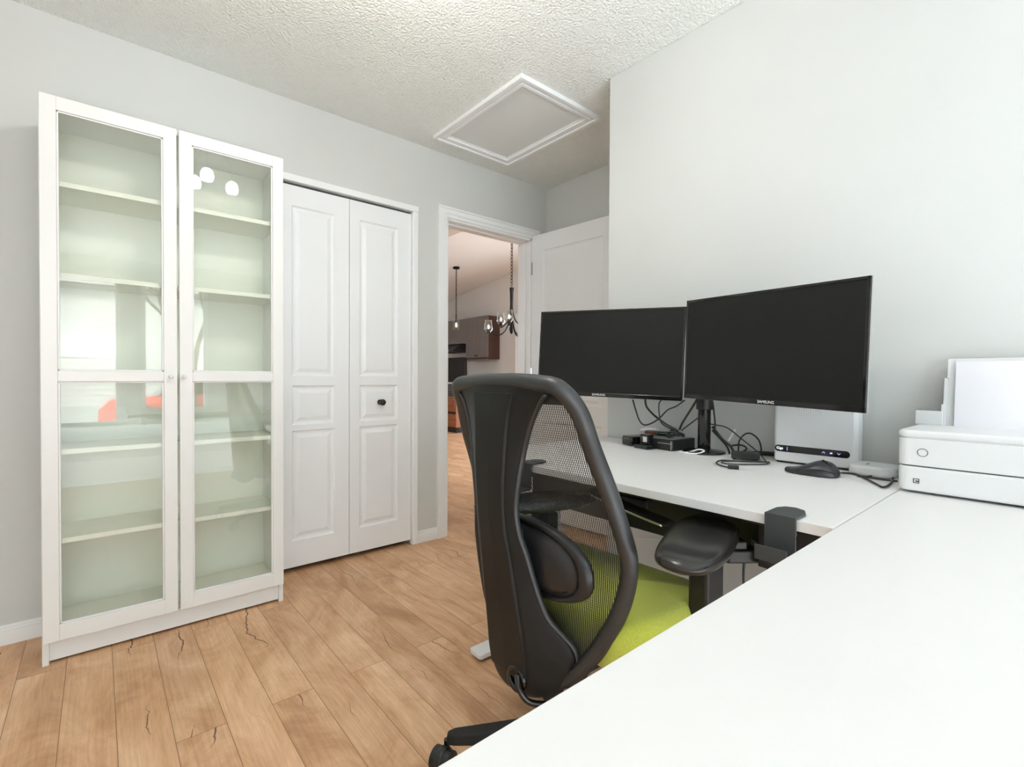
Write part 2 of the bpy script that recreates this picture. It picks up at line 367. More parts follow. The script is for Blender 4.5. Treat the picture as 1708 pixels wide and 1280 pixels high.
# panelled leaves
def panel_leaf(w, h, panels, t=0.034):
    """leaf 0..w, 0..h, front face at y=0 (towards -y), raised panels sunk into it"""
    bm = bmesh.new()
    xs = sorted({0, w} | {p[0] for p in panels} | {p[1] for p in panels}); zs = sorted({0, h} | {p[2] for p in panels} | {p[3] for p in panels})
    def q(a, b, c, d): bm.faces.new([bm.verts.new(v) for v in (a, b, c, d)])
    for i in range(len(xs) - 1):
        for j in range(len(zs) - 1):
            x0, x1, z0, z1 = xs[i], xs[i + 1], zs[j], zs[j + 1]
            if any(p[0] - 1e-6 <= x0 and x1 <= p[1] + 1e-6 and p[2] - 1e-6 <= z0 and z1 <= p[3] + 1e-6 for p in panels): continue
            q((x0, 0, z0), (x1, 0, z0), (x1, 0, z1), (x0, 0, z1))
    for (a, b, c, d) in panels:
        st = [(0, 0), (.006, .007), (.014, .0085), (.020, .0085), (.040, .002)]
        for (i0, y0), (i1, y1) in zip(st, st[1:]):
            o = [(a + i0, y0, c + i0), (b - i0, y0, c + i0), (b - i0, y0, d - i0), (a + i0, y0, d - i0)]
            n = [(a + i1, y1, c + i1), (b - i1, y1, c + i1), (b - i1, y1, d - i1), (a + i1, y1, d - i1)]
            for k in range(4): q(o[k], o[(k + 1) % 4], n[(k + 1) % 4], n[k])
        i, y = st[-1]; q((a + i, y, c + i), (b - i, y, c + i), (b - i, y, d - i), (a + i, y, d - i))
    q((0, t, 0), (0, t, h), (w, t, h), (w, t, 0)); q((0, 0, 0), (0, 0, h), (0, t, h), (0, t, 0)); q((w, 0, 0), (w, t, 0), (w, t, h), (w, 0, h))
    q((0, 0, h), (w, 0, h), (w, t, h), (0, t, h)); q((0, 0, 0), (0, t, 0), (w, t, 0), (w, 0, 0))
    bmesh.ops.remove_doubles(bm, verts=bm.verts[:], dist=1e-6)
    return bm
door1 = empty('door_1', (0, 0, 0), kind='structure')
zb = 0.030
for k, (a, b, p0, p1) in enumerate(((CL0 + .006, 1.078, .777, .993), (1.081, CL1 - .007, 1.143, 1.373))):
    lf = obj('door_leaf', panel_leaf(b - a, 2.028 - zb, [(p0 - a - .004, p1 - a + .004, z0 - zb, z1 - zb) for z0, z1 in ((.168, .748), (.778, .985), (1.036, 1.925))], .03), 'door_white', door1, bevel=.0015)
    lf.location = (a, YA + .006, zb)
bm = bmesh.new(); lathe(bm, [(0.0, -.052), (.010, -.052), (.017, -.046), (.019, -.036), (.015, -.027), (.009, -.020), (.009, -.006), (.016, -.004), (.016, 0.0)], (1.262, YA + .004, .885), 20, 'y')
obj('door_knob', bm, 'knob_black', door1, smooth=True)
# the open door, swung back towards the nook wall
hx, hy = 2.452, 2.655; ex, ey = 2.505, 1.935
ang = math.atan2(ey - hy, ex - hx)
door2 = empty('door_2', (hx, hy, 0.012), ang, kind='structure')
bm = panel_leaf(.735, 2.063, [(.105, .63, z0, z1) for z0, z1 in ((.20, .70), (.835, .93 - .06), (.99 - .06, 1.94))][:1] + [(.105, .63, .20, .69)][:0] + [(.105, .63, .83, 1.945)], .035)
lf = obj('door_leaf', bm, 'door_white', door2, bevel=.0015)
obj('hinge', B(*[(-.006, .006, -.004, .004, z, z + .09) for z in (.2, 1.0, 1.78)]), 'silver', door2)

# attic hatch
hx0, hx1, hy0, hy1 = 1.520, 2.098, 1.728, 2.515
bm = bmesh.new()
for a, b, t in ((0.0, .018, .022), (.018, .040, .014), (.040, .058, .018), (.058, .068, .008)):
    x0, x1, y0, y1 = hx0 + a, hx1 - a, hy0 + a, hy1 - a; X0, X1, Y0, Y1 = hx0 + b, hx1 - b, hy0 + b, hy1 - b
    for q in ((x0, X0, y0, y1), (X1, x1, y0, y1), (X0, X1, y0, Y0), (X0, X1, Y1, y1)): box(bm, *q, H - t, H)
hatch = struct('trim_attic_hatch', bm, 'trim_white', bevel=.002)
obj('hatch_panel', B((hx0 + .068, hx1 - .068, hy0 + .068, hy1 - .068, H - .004, H)), 'hatch_panel', hatch)

# ------------------------------------------------------------------ bookcase with glass doors
bx0, bx1, byf, byb = -.154, .646, 2.375, 2.655
bk = empty('bookcase', ((bx0 + bx1) / 2, 2.5, 0), label='tall white bookcase with two glass-panelled doors against the grey wall', cat='bookcase')
def rel(bm, e): return rot_bm(bm, e.matrix_world.inverted() if False else Matrix.Translation(-Vector(e.location)))
obj('side_panel', rel(B((bx0, bx0 + .018, byf, byb, 0, 2.02)), bk), 'cabinet_white', bk, bevel=.001)
obj('side_panel', rel(B((bx1 - .018, bx1, byf, byb, 0, 2.02)), bk), 'cabinet_white', bk, bevel=.001)
obj('top_panel', rel(B((bx0 + .018, bx1 - .018, byf, byb, 2.0, 2.019)), bk), 'cabinet_white', bk)
obj('back_panel', rel(B((bx0 + .018, bx1 - .018, byb - .006, byb, .02, 2.0)), bk), 'cabinet_inside', bk)
obj('plinth', rel(B((bx0 + .018, bx1 - .018, byf + .012, byf + .03, .01, .082)), bk), 'cabinet_white', bk)
for z in (.084, .424, .747, 1.020, 1.385, 1.714):
    obj('shelf', rel(B((bx0 + .0185, bx1 - .0185, byf + .018, byb - .0065, z, z + .018)), bk), 'cabinet_inside', bk, bevel=.0008)
for s, (x0, x1) in enumerate(((-.151, .244), (.252, .643))):
    z0, z1 = .086, 2.017; st = .044; yf, yb = byf - .020, byf - .001
    g = .043
    bm = B((x0, x0 + st, yf, yb, z0, z1), (x1 - st, x1, yf, yb, z0, z1), (x0 + st, x1 - st, yf, yb, z1 - .048, z1), (x0 + st, x1 - st, yf, yb, z0, z0 + .058), (x0 + st, x1 - st, yf, yb, 1.012, 1.050))
    # bevelled glazing strips round each pane
    for a, b in ((z0 + .058, 1.012), (1.050, z1 - .048)):
        for q in ((x0 + st, x0 + st + .006, a, b), (x1 - st - .006, x1 - st, a, b), (x0 + st, x1 - st, a, a + .006), (x0 + st, x1 - st, b - .006, b)):
            box(bm, q[0], q[1], yf + .005, yb, q[2], q[3])
    d = obj('cabinet_door', rel(bm, bk), 'cabinet_white', bk, bevel=.0012)
    for a, b in ((z0 + .058, 1.012), (1.050, z1 - .048)):
        obj('glass_pane', rel(B((x0 + st + .001, x1 - st - .001, yf + .010, yf + .013, a + .001, b - .001)), bk), 'cabinet_glass', d)
    kx = .221 if s == 0 else .264
    bm = bmesh.new(); lathe(bm, [(.0, -.020), (.006, -.0195), (.008, -.016), (.006, -.011), (.004, -.008), (.005, 0)], (kx, yf, 1.03), 16, 'y')
    obj('knob', rel(bm, bk), 'cabinet_white', d, smooth=True)

# ------------------------------------------------------------------ desks
DZ, DT = 0.750, 0.022
dk = empty('corner_desk', (1.47, .9, 0), label='white standing desk along the wall under the two monitors, black underframe', cat='desk')
def R_(bm, e): return rot_bm(bm, Matrix.Translation(-Vector(e.location)))
obj('desktop', R_(B((1.069, 1.866, .306, 1.512, DZ - DT, DZ)), dk), 'desk_white', dk, bevel=.0015)
obj('crossbeam', R_(B((1.30, 1.34, .40, 1.40, .556, .665)), dk), 'steel_black', dk, bevel=.003)
obj('top_bracket', R_(B((1.13, 1.80, 1.36, 1.43, .665, .727)), dk), 'steel_black', dk, bevel=.003)
obj('top_bracket', R_(B((1.13, 1.80, .335, .40, .640, .727)), dk), 'steel_black', dk, bevel=.003)
obj('control_box', R_(B((1.20, 1.34, .401, .50, .585, .727)), dk), 'steel_black', dk, bevel=.004)
obj('cable_tray', R_(B((1.342, 1.76, .40, 1.43, .600, .606), (1.754, 1.76, .40, 1.43, .606, .727)), dk), 'steel_black', dk)
obj('frame_rail', R_(B((1.16, 1.22, .40, 1.36, .697, .727)), dk), 'steel_black', dk, bevel=.003)
for y in (1.43, .42):
    lg = obj('leg', R_(B((1.40, 1.48, y - .03, y + .03, .025, .42), (1.41, 1.47, y - .024, y + .024, .42, .665)), dk), 'plastic_white_matte', dk, bevel=.004)
    bm = bmesh.new(); prism(bm, rrect(1.045, 1.80, y - .035, y + .035, .012), .012, .030)
    obj('foot', R_(bm, dk), 'plastic_white_matte', dk, bevel=.003)
    for gx in (1.07, 1.74): obj('glide', R_(B((gx, gx + .03, y - .02, y + .02, 0, .012)), dk), 'steel_black', dk)
nd = empty('near_desk', (1.0, -.09, 0), label='large white desktop filling the bottom right corner with the printer on it', cat='desk')
obj('desktop', R_(B((.165, 1.866, -.495, .3035, DZ - DT, DZ)), nd), 'desk_white', nd, bevel=.0015)
obj('frame_rail', R_(B((.35, 1.70, -.30, -.24, .685, .727), (.35, 1.70, .02, .08, .685, .727)), nd), 'steel_black', nd)
for x in (.45, 1.60):
    obj('leg', R_(B((x - .03, x + .03, -.14, -.06, .025, .685)), nd), 'plastic_white_matte', nd, bevel=.004)
    obj('foot', R_(B((x - .035, x + .035, -.46, .24, 0, .026)), nd), 'plastic_white_matte', nd, bevel=.006)

# clamp-on hook at the front edge of the far desk
def desk_hook(y, label):
    hk = empty('desk_hook', (1.068, y, DZ), label=label, cat='hook')
    arc = [(-.004, -.030), (.045, -.030), (.070, -.020), (.080, 0), (.074, .020), (.052, .030), (-.004, .030)]
    bm = bmesh.new(); prism(bm, arc, .001, .007)
    obj('top_plate', bm, 'anthracite', hk, bevel=.0015)
    obj('front_plate', B((-.010, -.004, -.030, .030, -.075, .007)), 'anthracite', hk, bevel=.001)
    obj('lower_hook', B((-.052, -.010, -.030, .030, -.079, -.074), (-.056, -.052, -.030, .030, -.079, -.050)), 'anthracite', hk)
    obj('clamp_jaw', B((-.004, .030, -.02, .02, -.040, -.034)), 'anthracite', hk, bevel=.001)
    bm = bmesh.new(); cyl(bm, (.015, 0, -.034), (.015, 0, -.024), .008, 12)
    obj('clamp_screw', bm, 'steel_black', hk)
desk_hook(.398, 'dark grey clamp-on headphone hook at the near end of the corner desk edge')
desk_hook(1.178, 'dark clamp-on headphone hook seen through the chair mesh at the far desk end')

# keyboard tray style device under the desk
ho = empty('height_controller', (1.2, .86, .655), label='black handset with silver edge fixed beneath the corner desk', cat='controller')
bm = bmesh.new(); sweep(bm, catmull([(.00, .16, .02), (-.02, .06, .012), (-.03, -.05, .000), (-.03, -.14, -.012)], 5), .030, .006, 10, up=(0, 0, 1))
obj('tray_body', bm, 'steel_black', ho, smooth=True)
bm = bmesh.new(); sweep(bm, catmull([(-.031, .16, .019), (-.051, .06, .011), (-.061, -.05, -.001), (-.061, -.14, -.013)], 5), .0035, .003, 8)
obj('silver_edge', bm, 'silver', ho, smooth=True)
bm = bmesh.new(); cyl(bm, (0, .06, -.035), (0, .06, .03), .006, 10); cyl(bm, (0, -.05, -.03), (0, -.05, .03), .005, 10); box(bm, -.03, .03, -.06, .08, .025, .032)
obj('bracket', bm, 'steel_black', ho)

# power strip under the desk with two hanging leads
ps = empty('power_strip', (1.26, .505, .60), math.radians(-38), label='black power strip with plugs hanging beneath the corner desk', cat='power strip')
bm = bmesh.new(); prism(bm, rrect(-.11, .11, -.022, .022, .012), -.016, .016)
obj('strip_body', bm, 'black_plastic', ps, bevel=.004)
for i in range(3):
    obj('plug', B((-.09 + i * .06, -.055 + i * .06, -.018, .018, .016, .038)), 'black_plastic', ps, bevel=.004)
for i in range(2):
    bm = bmesh.new(); sweep(bm, catmull([(-.06 + .06 * i, -.01, -.016), (-.062 + .06 * i, -.012, -.06), (-.05 + .05 * i, .0, -.16), (-.02 + .04 * i, .03, -.30)], 5), .003, seg=8)
    obj('lead', bm, 'cable_black', ps, smooth=True)
cable('wall_wire', [(1.862, 1.33, .30), (1.86, 1.22, .325), (1.86, 1.1, .345), (1.86, .98, .365), (1.858, .90, .40)], .002, 'plastic_white_matte', 'thin pale wire running along the wall below the corner desk', 'cable')

# ------------------------------------------------------------------ monitors
def monitor(loc, yaw, tilt, label, logo_side):
    m = empty('monitor', loc, 0, label=label, cat='monitor')
    # local: +X is away from the viewer side normal; build facing -X then rotate
    m.rotation_euler = (0, 0, yaw)
    w, h = .615, .363; t = .009
    sh = Matrix.Rotation(tilt, 4, 'Y')
    def r(bm): return rot_bm(bm, sh)
    obj('screen_panel', r(B((-.001, .0012, -w / 2 + .008, w / 2 - .008, -h / 2 + .016, h / 2 - .008))), 'screen_black', m)
    obj('bezel', r(B((-.003, t, -w / 2, w / 2, h / 2 - .009, h / 2), (-.003, t, -w / 2, w / 2, -h / 2, -h / 2 + .017), (-.003, t, -w / 2, -w / 2 + .009, -h / 2, h / 2), (-.003, t, w / 2 - .009, w / 2, -h / 2, h / 2))), 'bezel_black', m, bevel=.0012)
    obj('side_strip', r(B((.001, .005, -w / 2 - .0022, -w / 2, -h / 2, h / 2))), 'silver', m)
    bm = B((.0013, .014, -w / 2 + .002, w / 2 - .002, -h / 2 + .002, h / 2 - .002)); 
    obj('back_cover', r(bm), 'black_plastic', m, bevel=.003)
    obj('back_housing', r(B((.014, .038, -.16, .16, -h / 2 + .03, .07))), 'black_plastic', m, bevel=.01)
    t_ = text('logo', 'SAMSUNG', .0125, sh @ Vector((-.0034, -.004 + logo_side, -h / 2 + .0085)), (math.radians(90), 0, math.radians(-90)), 'logo_silver', m)
    return m
mR = monitor((1.613, .668, 1.134), -.219, 0.0, 'large black monitor on the right, turned towards the near desk', -.02)
mL = monitor((1.602, 1.278, 1.136), .361, .04, 'black monitor on the left, partly behind the chair back', 0.03)
for o, rl in ((mR, .027), (mL, .027)):
    o.rotation_euler = (Matrix.Rotation(o.rotation_euler.z, 4, 'Z') @ Matrix.Rotation(rl, 4, 'X')).to_euler()
st = empty('monitor_stand', (1.770, .940, DZ), label='black pole stand with round base carrying both monitors', cat='monitor stand')
bm = bmesh.new(); lathe(bm, [(0, 0), (.074, 0), (.078, .003), (.074, .007), (.03, .012), (.024, .016), (0, .016)], (0, 0, .0005), 40)
obj('base', bm, 'bezel_black', st, smooth=True, bevel=.0008)
bm = bmesh.new(); lathe(bm, [(0, .012), (.0235, .012), (.0235, .40), (0, .40)], (0, 0, 0), 28)
obj('pole', bm, 'bezel_black', st, smooth=True, bevel=.001)
bm = bmesh.new(); lathe(bm, [(0, .165), (.030, .165), (.030, .215), (0, .215)], (0, 0, 0), 28); box(bm, -.034, -.01, -.008, .008, .17, .21)
obj('clamp_collar', bm, 'black_plastic', st, bevel=.002)
bm = bmesh.new(); cyl(bm, (0, 0, .37), (-.02, -.15, .375), .014, 12); cyl(bm, (-.02, -.15, .375), (-.09, -.262, .38), .013, 12)
cyl(bm, (0, 0, .34), (-.02, .17, .36), .014, 12); cyl(bm, (-.02, .17, .36), (-.12, .325, .38), .013, 12)
obj('arm', bm, 'black_plastic', st, smooth=False)

# ------------------------------------------------------------------ clutter on the desk
bxs = empty('cable_box', (1.775, 1.10, DZ + .001), math.radians(-5), label='black flat media box with grey top left of the stand pole', cat='media box')
bm = bmesh.new(); prism(bm, rrect(-.075, .075, -.078, .085, .008), 0, .042)
obj('box_body', bm, 'black_plastic', bxs, bevel=.002)
obj('top_cover', B((-.068, .068, -.071, .078, .042, .0445)), 'grey_top', bxs, bevel=.001)
obj('seam_strip', B((-.0765, -.0748, -.076, -.01, .026, .0275), (-.0765, -.0748, -.0745, -.0715, .004, .038)), 'silver', bxs)
bxt = empty('optical_drive', (1.735, 1.226, DZ + .001), math.radians(-20), label='small black drive with rounded front left of the media box', cat='drive')
bm = bmesh.new(); prism(bm, rrect(-.05, .05, -.035, .035, .012), 0, .040)
obj('drive_body', bm, 'bezel_black', bxt, bevel=.008, seg=3)
obj('badge', B((-.0512, -.0498, -.004, .016, .020, .026)), 'anthracite', bxt)
sc_ = empty('car_key', (1.79, 1.13, DZ + .0465), math.radians(30), label='black and silver key fob lying on the grey-topped media box', cat='key fob')
bm = bmesh.new(); prism(bm, rrect(-.017, .017, -.030, .030, .014, 8), 0, .016); o = obj('fob_body', bm, 'bezel_black', sc_, smooth=False, bevel=.006, seg=3)
bm = bmesh.new(); sweep(bm, [Vector((.0, -.040 + .012 * math.sin(q), .006 + .0 * q)) + Vector((.012 * math.cos(q), 0, 0)) for q in [i * math.pi / 6 for i in range(12)]], .0015, seg=6, closed=True, up=(0, 0, 1))
obj('key_ring', bm, 'silver', sc_, smooth=True)
wl = empty('leather_case', (1.80, 1.185, DZ + .0455), math.radians(20), label='small brown leather case behind the key fob', cat='case')
bm = bmesh.new(); prism(bm, rrect(-.022, .022, -.035, .035, .018, 8), 0, .015); obj('case_body', bm, 'brown_leather', wl, bevel=.006, seg=3)
wn = empty('paper_pack', (1.835, 1.225, DZ + .042), math.radians(25), label='crumpled white tissue pack behind the brown case', cat='tissue pack')
bm = bmesh.new(); bmesh.ops.create_icosphere(bm, subdivisions=3, radius=1)
for v in bm.verts: v.co = Vector((v.co.x * .02, v.co.y * .045, v.co.z * .013 + .012)) * (1 + .12 * math.sin(v.co.x * 9) * math.cos(v.co.y * 7 + v.co.z * 5))
obj('pack_body', bm, 'paper_white', wn)
wc = empty('webcam', (1.690, 1.14, DZ + .001), math.radians(-12), label='small webcam with silver face on a folding black clip', cat='webcam')
obj('clip_foot', B((-.035, .010, -.035, .035, 0, .004), (-.036, -.030, -.035, .035, 0, .014), (-.03, .008, -.028, .028, .009, .013), (.004, .010, -.01, .01, .004, .03)), 'steel_black', wc, bevel=.001)
bm = bmesh.new(); prism(bm, rrect(-.016, .018, -.020, .026, .006), .022, .056); obj('camera_body', bm, 'bezel_black', wc, bevel=.004)
obj('silver_face', B((-.0178, -.0158, -.016, .006, .026, .048)), 'silver', wc, bevel=.0005)

# modem tower
md = empty('modem', (1.79, .570, DZ + .001), math.radians(1.5), label='white upright internet modem with black display strip beneath the right monitor', cat='modem')
bm = bmesh.new(); prism(bm, rrect(-.028, .035, -.126, .116, .014), .006, .235)
obj('modem_body', bm, 'plastic_white', md, bevel=.006, seg=3)
obj('modem_base', B((-.018, .03, -.10, .108, 0, .006)), 'bezel_black', md)
bm = bmesh.new(); pl = [(-.0285 - .0012 * k, 0, 0) for k in (0, 1)]
ring = [(y, z) for y, z in rrect(-.106, .110, .038, .060, .0105, 8)]
rings(bm, [[(-.0272, y, z) for y, z in ring], [(-.0294, y, z) for y, z in ring]])
strip = obj('display_strip', bm, 'bezel_black', md)
RX = (math.radians(90), 0, math.radians(-90))
text('strip_text', 'Giga', .0115, (-.0298, .0945, .0495), RX, 'led_white', strip)
bm = B((-.0300, -.0294, .071, .0720, .043, .055)); obj('tick_light', bm, 'led_blue', strip)
for y in (-.035, -.056, -.077):
    bm = bmesh.new()
    if y == -.056: box(bm, -.0300, -.0294, y - .003, y + .003, .047, .051)
    else:
        s = 1 if y == -.035 else -1
        sweep(bm, [(-.0298, y + .004, .049 - s * .002), (-.0298, y, .049 + s * .0025), (-.0298, y - .004, .049 - s * .002)], .0007, seg=6)
    obj('indicator_light', bm, 'led_blue', strip)
bm = B(*[(-.030, -.0275, -.03 + i * .007, -.027 + i * .007, .170, .188) for i in range(10)]); obj('vent_ribs', bm, 'plastic_white_matte', md)

# white puck
pk = empty('wifi_puck', (1.762, .400, DZ + .001), label='round white wireless puck between the modem and the printer', cat='puck')
bm = bmesh.new(); prism(bm, rrect(-.058, .058, -.058, .058, .034, 10), .0, .030); obj('puck_body', bm, 'plastic_white', pk, bevel=.010, seg=4)
obj('puck_slot', B((-.02, .005, .012, .018, .0298, .0303)), 'anthracite', pk)

# mouse, hump towards the right
ms = empty('computer_mouse', (1.622, .520, DZ + .001), math.radians(0), label='black sculpted ergonomic mouse in front of the modem', cat='mouse')
bm = bmesh.new(); rs = []
prof = [(.078, .002, .010, .016, .008), (.060, .030, .010, .022, .009), (.040, .038, .014, .028, .010), (.018, .040, .024, .032, .011), (-.004, .041, .036, .036, .012), (-.024, .040, .043, .036, .012), (-.044, .036, .040, .034, .010), (-.060, .026, .028, .026, .006), (-.070, .014, .012, .014, .003)]
for y, w_, h_, w2, z0 in prof:
    ring = []
    for k in range(20):
        q = 2 * math.pi * k / 20; c, s = math.cos(q), math.sin(q)
        x = (max(w_, .006)) * c; z = h_ * (s if s > 0 else 0) + (.004 if s > 0 else 0) + (.0 if s > 0 else .0)
        if s <= 0: z = .001
        else: z = .003 + h_ * (s ** .75)
        ring.append((x + .004 * s, y, z))
    rs.append(ring)
rings(bm, rs); o = obj('mouse_body', bm, 'mouse_grey', ms, smooth=True); subd(o, 1)
bm = bmesh.new(); sweep(bm, catmull([(-.041, .03, .010), (-.040, -.01, .020), (-.036, -.045, .020), (-.02, -.066, .012)], 5), .0012, seg=6); obj('button_seam', bm, 'bezel_black', ms)
bm = bmesh.new(); sweep(bm, [(-.012, -.052, .032), (-.010, -.040, .042), (-.008, -.028, .0455)], .003, seg=8); obj('scroll_wheel', bm, 'bezel_black', ms, smooth=True)

# laptop-style flat adapter
ad = empty('power_adapter', (1.728, .765, DZ + .001), math.radians(25), label='black rectangular power adapter lying among cables right of the pole', cat='power adapter')
bm = bmesh.new(); prism(bm, rrect(-.025, .025, -.045, .045, .006), .004, .026); obj('adapter_body', bm, 'black_plastic', ad, bevel=.003)
for fy in (-.04, .03): obj('adapter_foot', B((-.02, .02, fy, fy + .01, 0, .004)), 'cable_black', ad)

Z0 = DZ + .004
cable('adapter_cable', [(1.72, 0.682, 0.754), (1.673, 0.727, 0.754), (1.646, 0.771, 0.754), (1.629, 0.8, 0.754), (1.581, 0.794, 0.754), (1.54, 0.77, 0.754), (1.517, 0.729, 0.754), (1.525, 0.714, 0.754)], 0.0024, 'cable_black', 'black adapter lead looped flat on the desk, ending in a small plug', 'cable')
cable('adapter_cable', [(1.711, 0.704, 0.754), (1.629, 0.777, 0.754), (1.593, 0.784, 0.754), (1.573, 0.757, 0.754), (1.621, 0.704, 0.754), (1.671, 0.672, 0.754), (1.715, 0.678, 0.754)], 0.0022, 'cable_black', 'inner turn of flat black cable on the desk in front of the adapter', 'cable')
cable('charger_plug', [(1.507, 0.721, 0.757), (1.523, 0.694, 0.757)], 0.006, 'cable_black', 'small black barrel plug at the end of the looped lead', 'plug')
cable('loop_cable', [(1.8, 0.823, 0.755), (1.8, 0.82, 0.802), (1.8, 0.801, 0.83), (1.8, 0.777, 0.835), (1.8, 0.752, 0.817), (1.8, 0.742, 0.789), (1.8, 0.743, 0.767)], 0.0028, 'cable_black', 'black cable arching up in a hoop behind the power adapter', 'cable')
cable('slack_cable', [(1.79, 0.923, 0.859), (1.79, 0.874, 0.854), (1.79, 0.844, 0.841), (1.79, 0.807, 0.814), (1.79, 0.765, 0.785), (1.79, 0.737, 0.762), (1.693, 0.677, 0.754)], 0.0022, 'cable_black', 'thin black cable sloping from the pole down towards the modem', 'cable')
cable('trunk_cable', [(1.79, 0.918, 0.85), (1.79, 0.88, 0.808), (1.79, 0.847, 0.782), (1.79, 0.832, 0.757)], 0.0045, 'cable_black', 'thick black cable descending right beside the pole foot', 'cable')
cable('trunk_cable', [(1.8, 0.923, 0.835), (1.8, 0.878, 0.793), (1.8, 0.862, 0.773), (1.8, 0.855, 0.751)], 0.0038, 'cable_black', 'black cable lying close behind the thick one right of the pole', 'cable')
cable('trunk_cable', [(1.85, 0.879, 0.775), (1.85, 0.834, 0.783), (1.85, 0.815, 0.771), (1.85, 0.84, 0.752)], 0.003, 'cable_black', 'black cable curling near the wall behind the arching cable', 'cable')
cable('monitor_cable', [(1.7, 1.218, 0.944), (1.7, 1.203, 0.902), (1.7, 1.186, 0.862), (1.7, 1.162, 0.843), (1.7, 1.125, 0.853), (1.7, 1.089, 0.877), (1.7, 1.054, 0.91), (1.7, 1.016, 0.927), (1.7, 0.982, 0.951)], 0.0032, 'cable_black', 'black cable hanging in a wide loop below the left monitor', 'cable')
cable('monitor_cable', [(1.73, 1.178, 0.947), (1.73, 1.171, 0.916), (1.73, 1.141, 0.887), (1.73, 1.108, 0.866), (1.73, 1.072, 0.847), (1.73, 1.037, 0.834)], 0.0042, 'cable_black', 'thick black cable curving from the left monitor down onto the media box', 'cable')
cable('monitor_cable', [(1.74, 1.103, 0.95), (1.74, 1.119, 0.929), (1.74, 1.117, 0.884), (1.74, 1.105, 0.851), (1.74, 1.065, 0.833), (1.74, 1.032, 0.829)], 0.0024, 'cable_black', 'thin black cable bulging left below the left monitor', 'cable')
cable('monitor_cable', [(1.73, 0.943, 0.965), (1.73, 0.972, 0.917), (1.73, 1.008, 0.861), (1.73, 1.02, 0.833)], 0.0042, 'cable_black', 'straight black cable slanting down left of the pole to the media box', 'cable')
cable('monitor_cable', [(1.76, 0.951, 0.89), (1.76, 0.984, 0.863), (1.76, 1.016, 0.839), (1.76, 1.029, 0.826)], 0.0024, 'cable_black', 'thin short black cable running from pole to media box', 'cable')
cable('monitor_cable', [(1.77, 0.957, 0.95), (1.77, 0.96, 0.931), (1.77, 0.963, 0.882), (1.77, 0.959, 0.836), (1.77, 0.953, 0.788)], 0.0042, 'cable_black', 'black cable hugging the left side of the pole', 'cable')
cable('monitor_cable', [(1.78, 0.914, 0.951), (1.78, 0.909, 0.922), (1.78, 0.902, 0.861), (1.78, 0.906, 0.842)], 0.0036, 'cable_black', 'black cable hugging the right side of the pole', 'cable')
cable('mouse_cable', [(1.689, 0.47, 0.754), (1.703, 0.435, 0.754), (1.648, 0.393, 0.754), (1.585, 0.355, 0.754), (1.556, 0.333, 0.754), (1.634, 0.334, 0.754), (1.738, 0.351, 0.754), (1.806, 0.375, 0.754), (1.8, 0.392, 0.754), (1.695, 0.397, 0.754), (1.678, 0.422, 0.754)], 0.0026, 'cable_black', 'black cable making a loop between mouse and printer', 'cable')
cable('puck_cable', [(1.671, 0.406, 0.754), (1.671, 0.363, 0.754), (1.677, 0.328, 0.754)], 0.0024, 'cable_black', 'short black cable from the white puck towards the printer', 'cable')
cable('modem_cable', [(1.83, .83, Z0), (1.84, .76, Z0 + .008), (1.845, .69, Z0 + .012)], .008, 'cable_black', 'thick black cable running along the wall into the modem', 'cable')
q = [Vector((1.765 + .028 * math.cos(a), 1.058 + .034 * math.sin(a), .800 + .006 * math.sin(2 * a) + .0012 * a)) for a in [i * math.pi / 8 for i in range(36)]]
o = obj('coiled_cable', sweep(bmesh.new(), q, .0032, seg=8, up=(0, 0, 1)), 'cable_black', None, smooth=True); tag(o, 'coil of black cable lying on the grey-topped media box', 'cable')
cable('usb_cable', [(1.685, .995, Z0), (1.70, .965, Z0), (1.71, .93, Z0 + .014), (1.705, .905, Z0 + .012), (1.695, .93, Z0), (1.68, .97, Z0)], .0028, 'cable_white', 'short white cable looped at the foot of the pole', 'cable')
cable('zip_tie', [(1.80, .86, .80), (1.80, .835, .845)], .004, 'cable_white', 'white cable tag sticking up right of the pole', 'cable tag')

# ------------------------------------------------------------------ printer
pr = empty('printer', (1.55, .305, DZ), label='white inkjet printer with paper in its rear feeder, cut by the right edge', cat='printer')
pw, pdp = -.375, .285
bm = bmesh.new(); prism(bm, rrect(0, pdp, pw, 0, .022, 8), .006, .068)
obj('paper_drawer', bm, 'plastic_white', pr, bevel=.006, seg=3, angle=50)
bm = bmesh.new(); prism(bm, rrect(.0, pdp, pw, 0, .022, 8), .0705, .137)
obj('printer_body', bm, 'plastic_white', pr, bevel=.0015, angle=50)
bm = bmesh.new(); prism(bm, rrect(.004, pdp - .004, pw + .004, -.004, .02, 8), .067, .0715); obj('drawer_gap', bm, 'anthracite', pr)
bm = bmesh.new(); prism(bm, rrect(-.001, pdp - .05, pw - .001, .001, .023, 8), .1385, .158)
obj('scanner_lid', bm, 'plastic_white', pr, bevel=.008, seg=4, angle=50)
bm = bmesh.new(); prism(bm, rrect(.004, pdp - .01, pw + .004, -.004, .02, 8), .136, .1395); obj('lid_gap', bm, 'plastic_white_matte', pr)
obj('rear_deck', B((pdp - .05, pdp - .004, pw + .01, -.012, .137, .156)), 'plastic_white_matte', pr, bevel=.004)
bm = bmesh.new(); q = [Vector((-.0006, -.050 + .010 * math.cos(a), .104 + .0095 * math.sin(a))) for a in [i * math.pi / 12 for i in range(24)]]
sweep(bm, q, .0006, seg=6, closed=True); obj('power_button', bm, 'anthracite', pr)
obj('feeder_guard', B((pdp - .042, pdp - .036, -.052, .008, .156, .196), (pdp - .036, pdp - .012, .002, .008, .156, .196)), 'plastic_white', pr, bevel=.002)
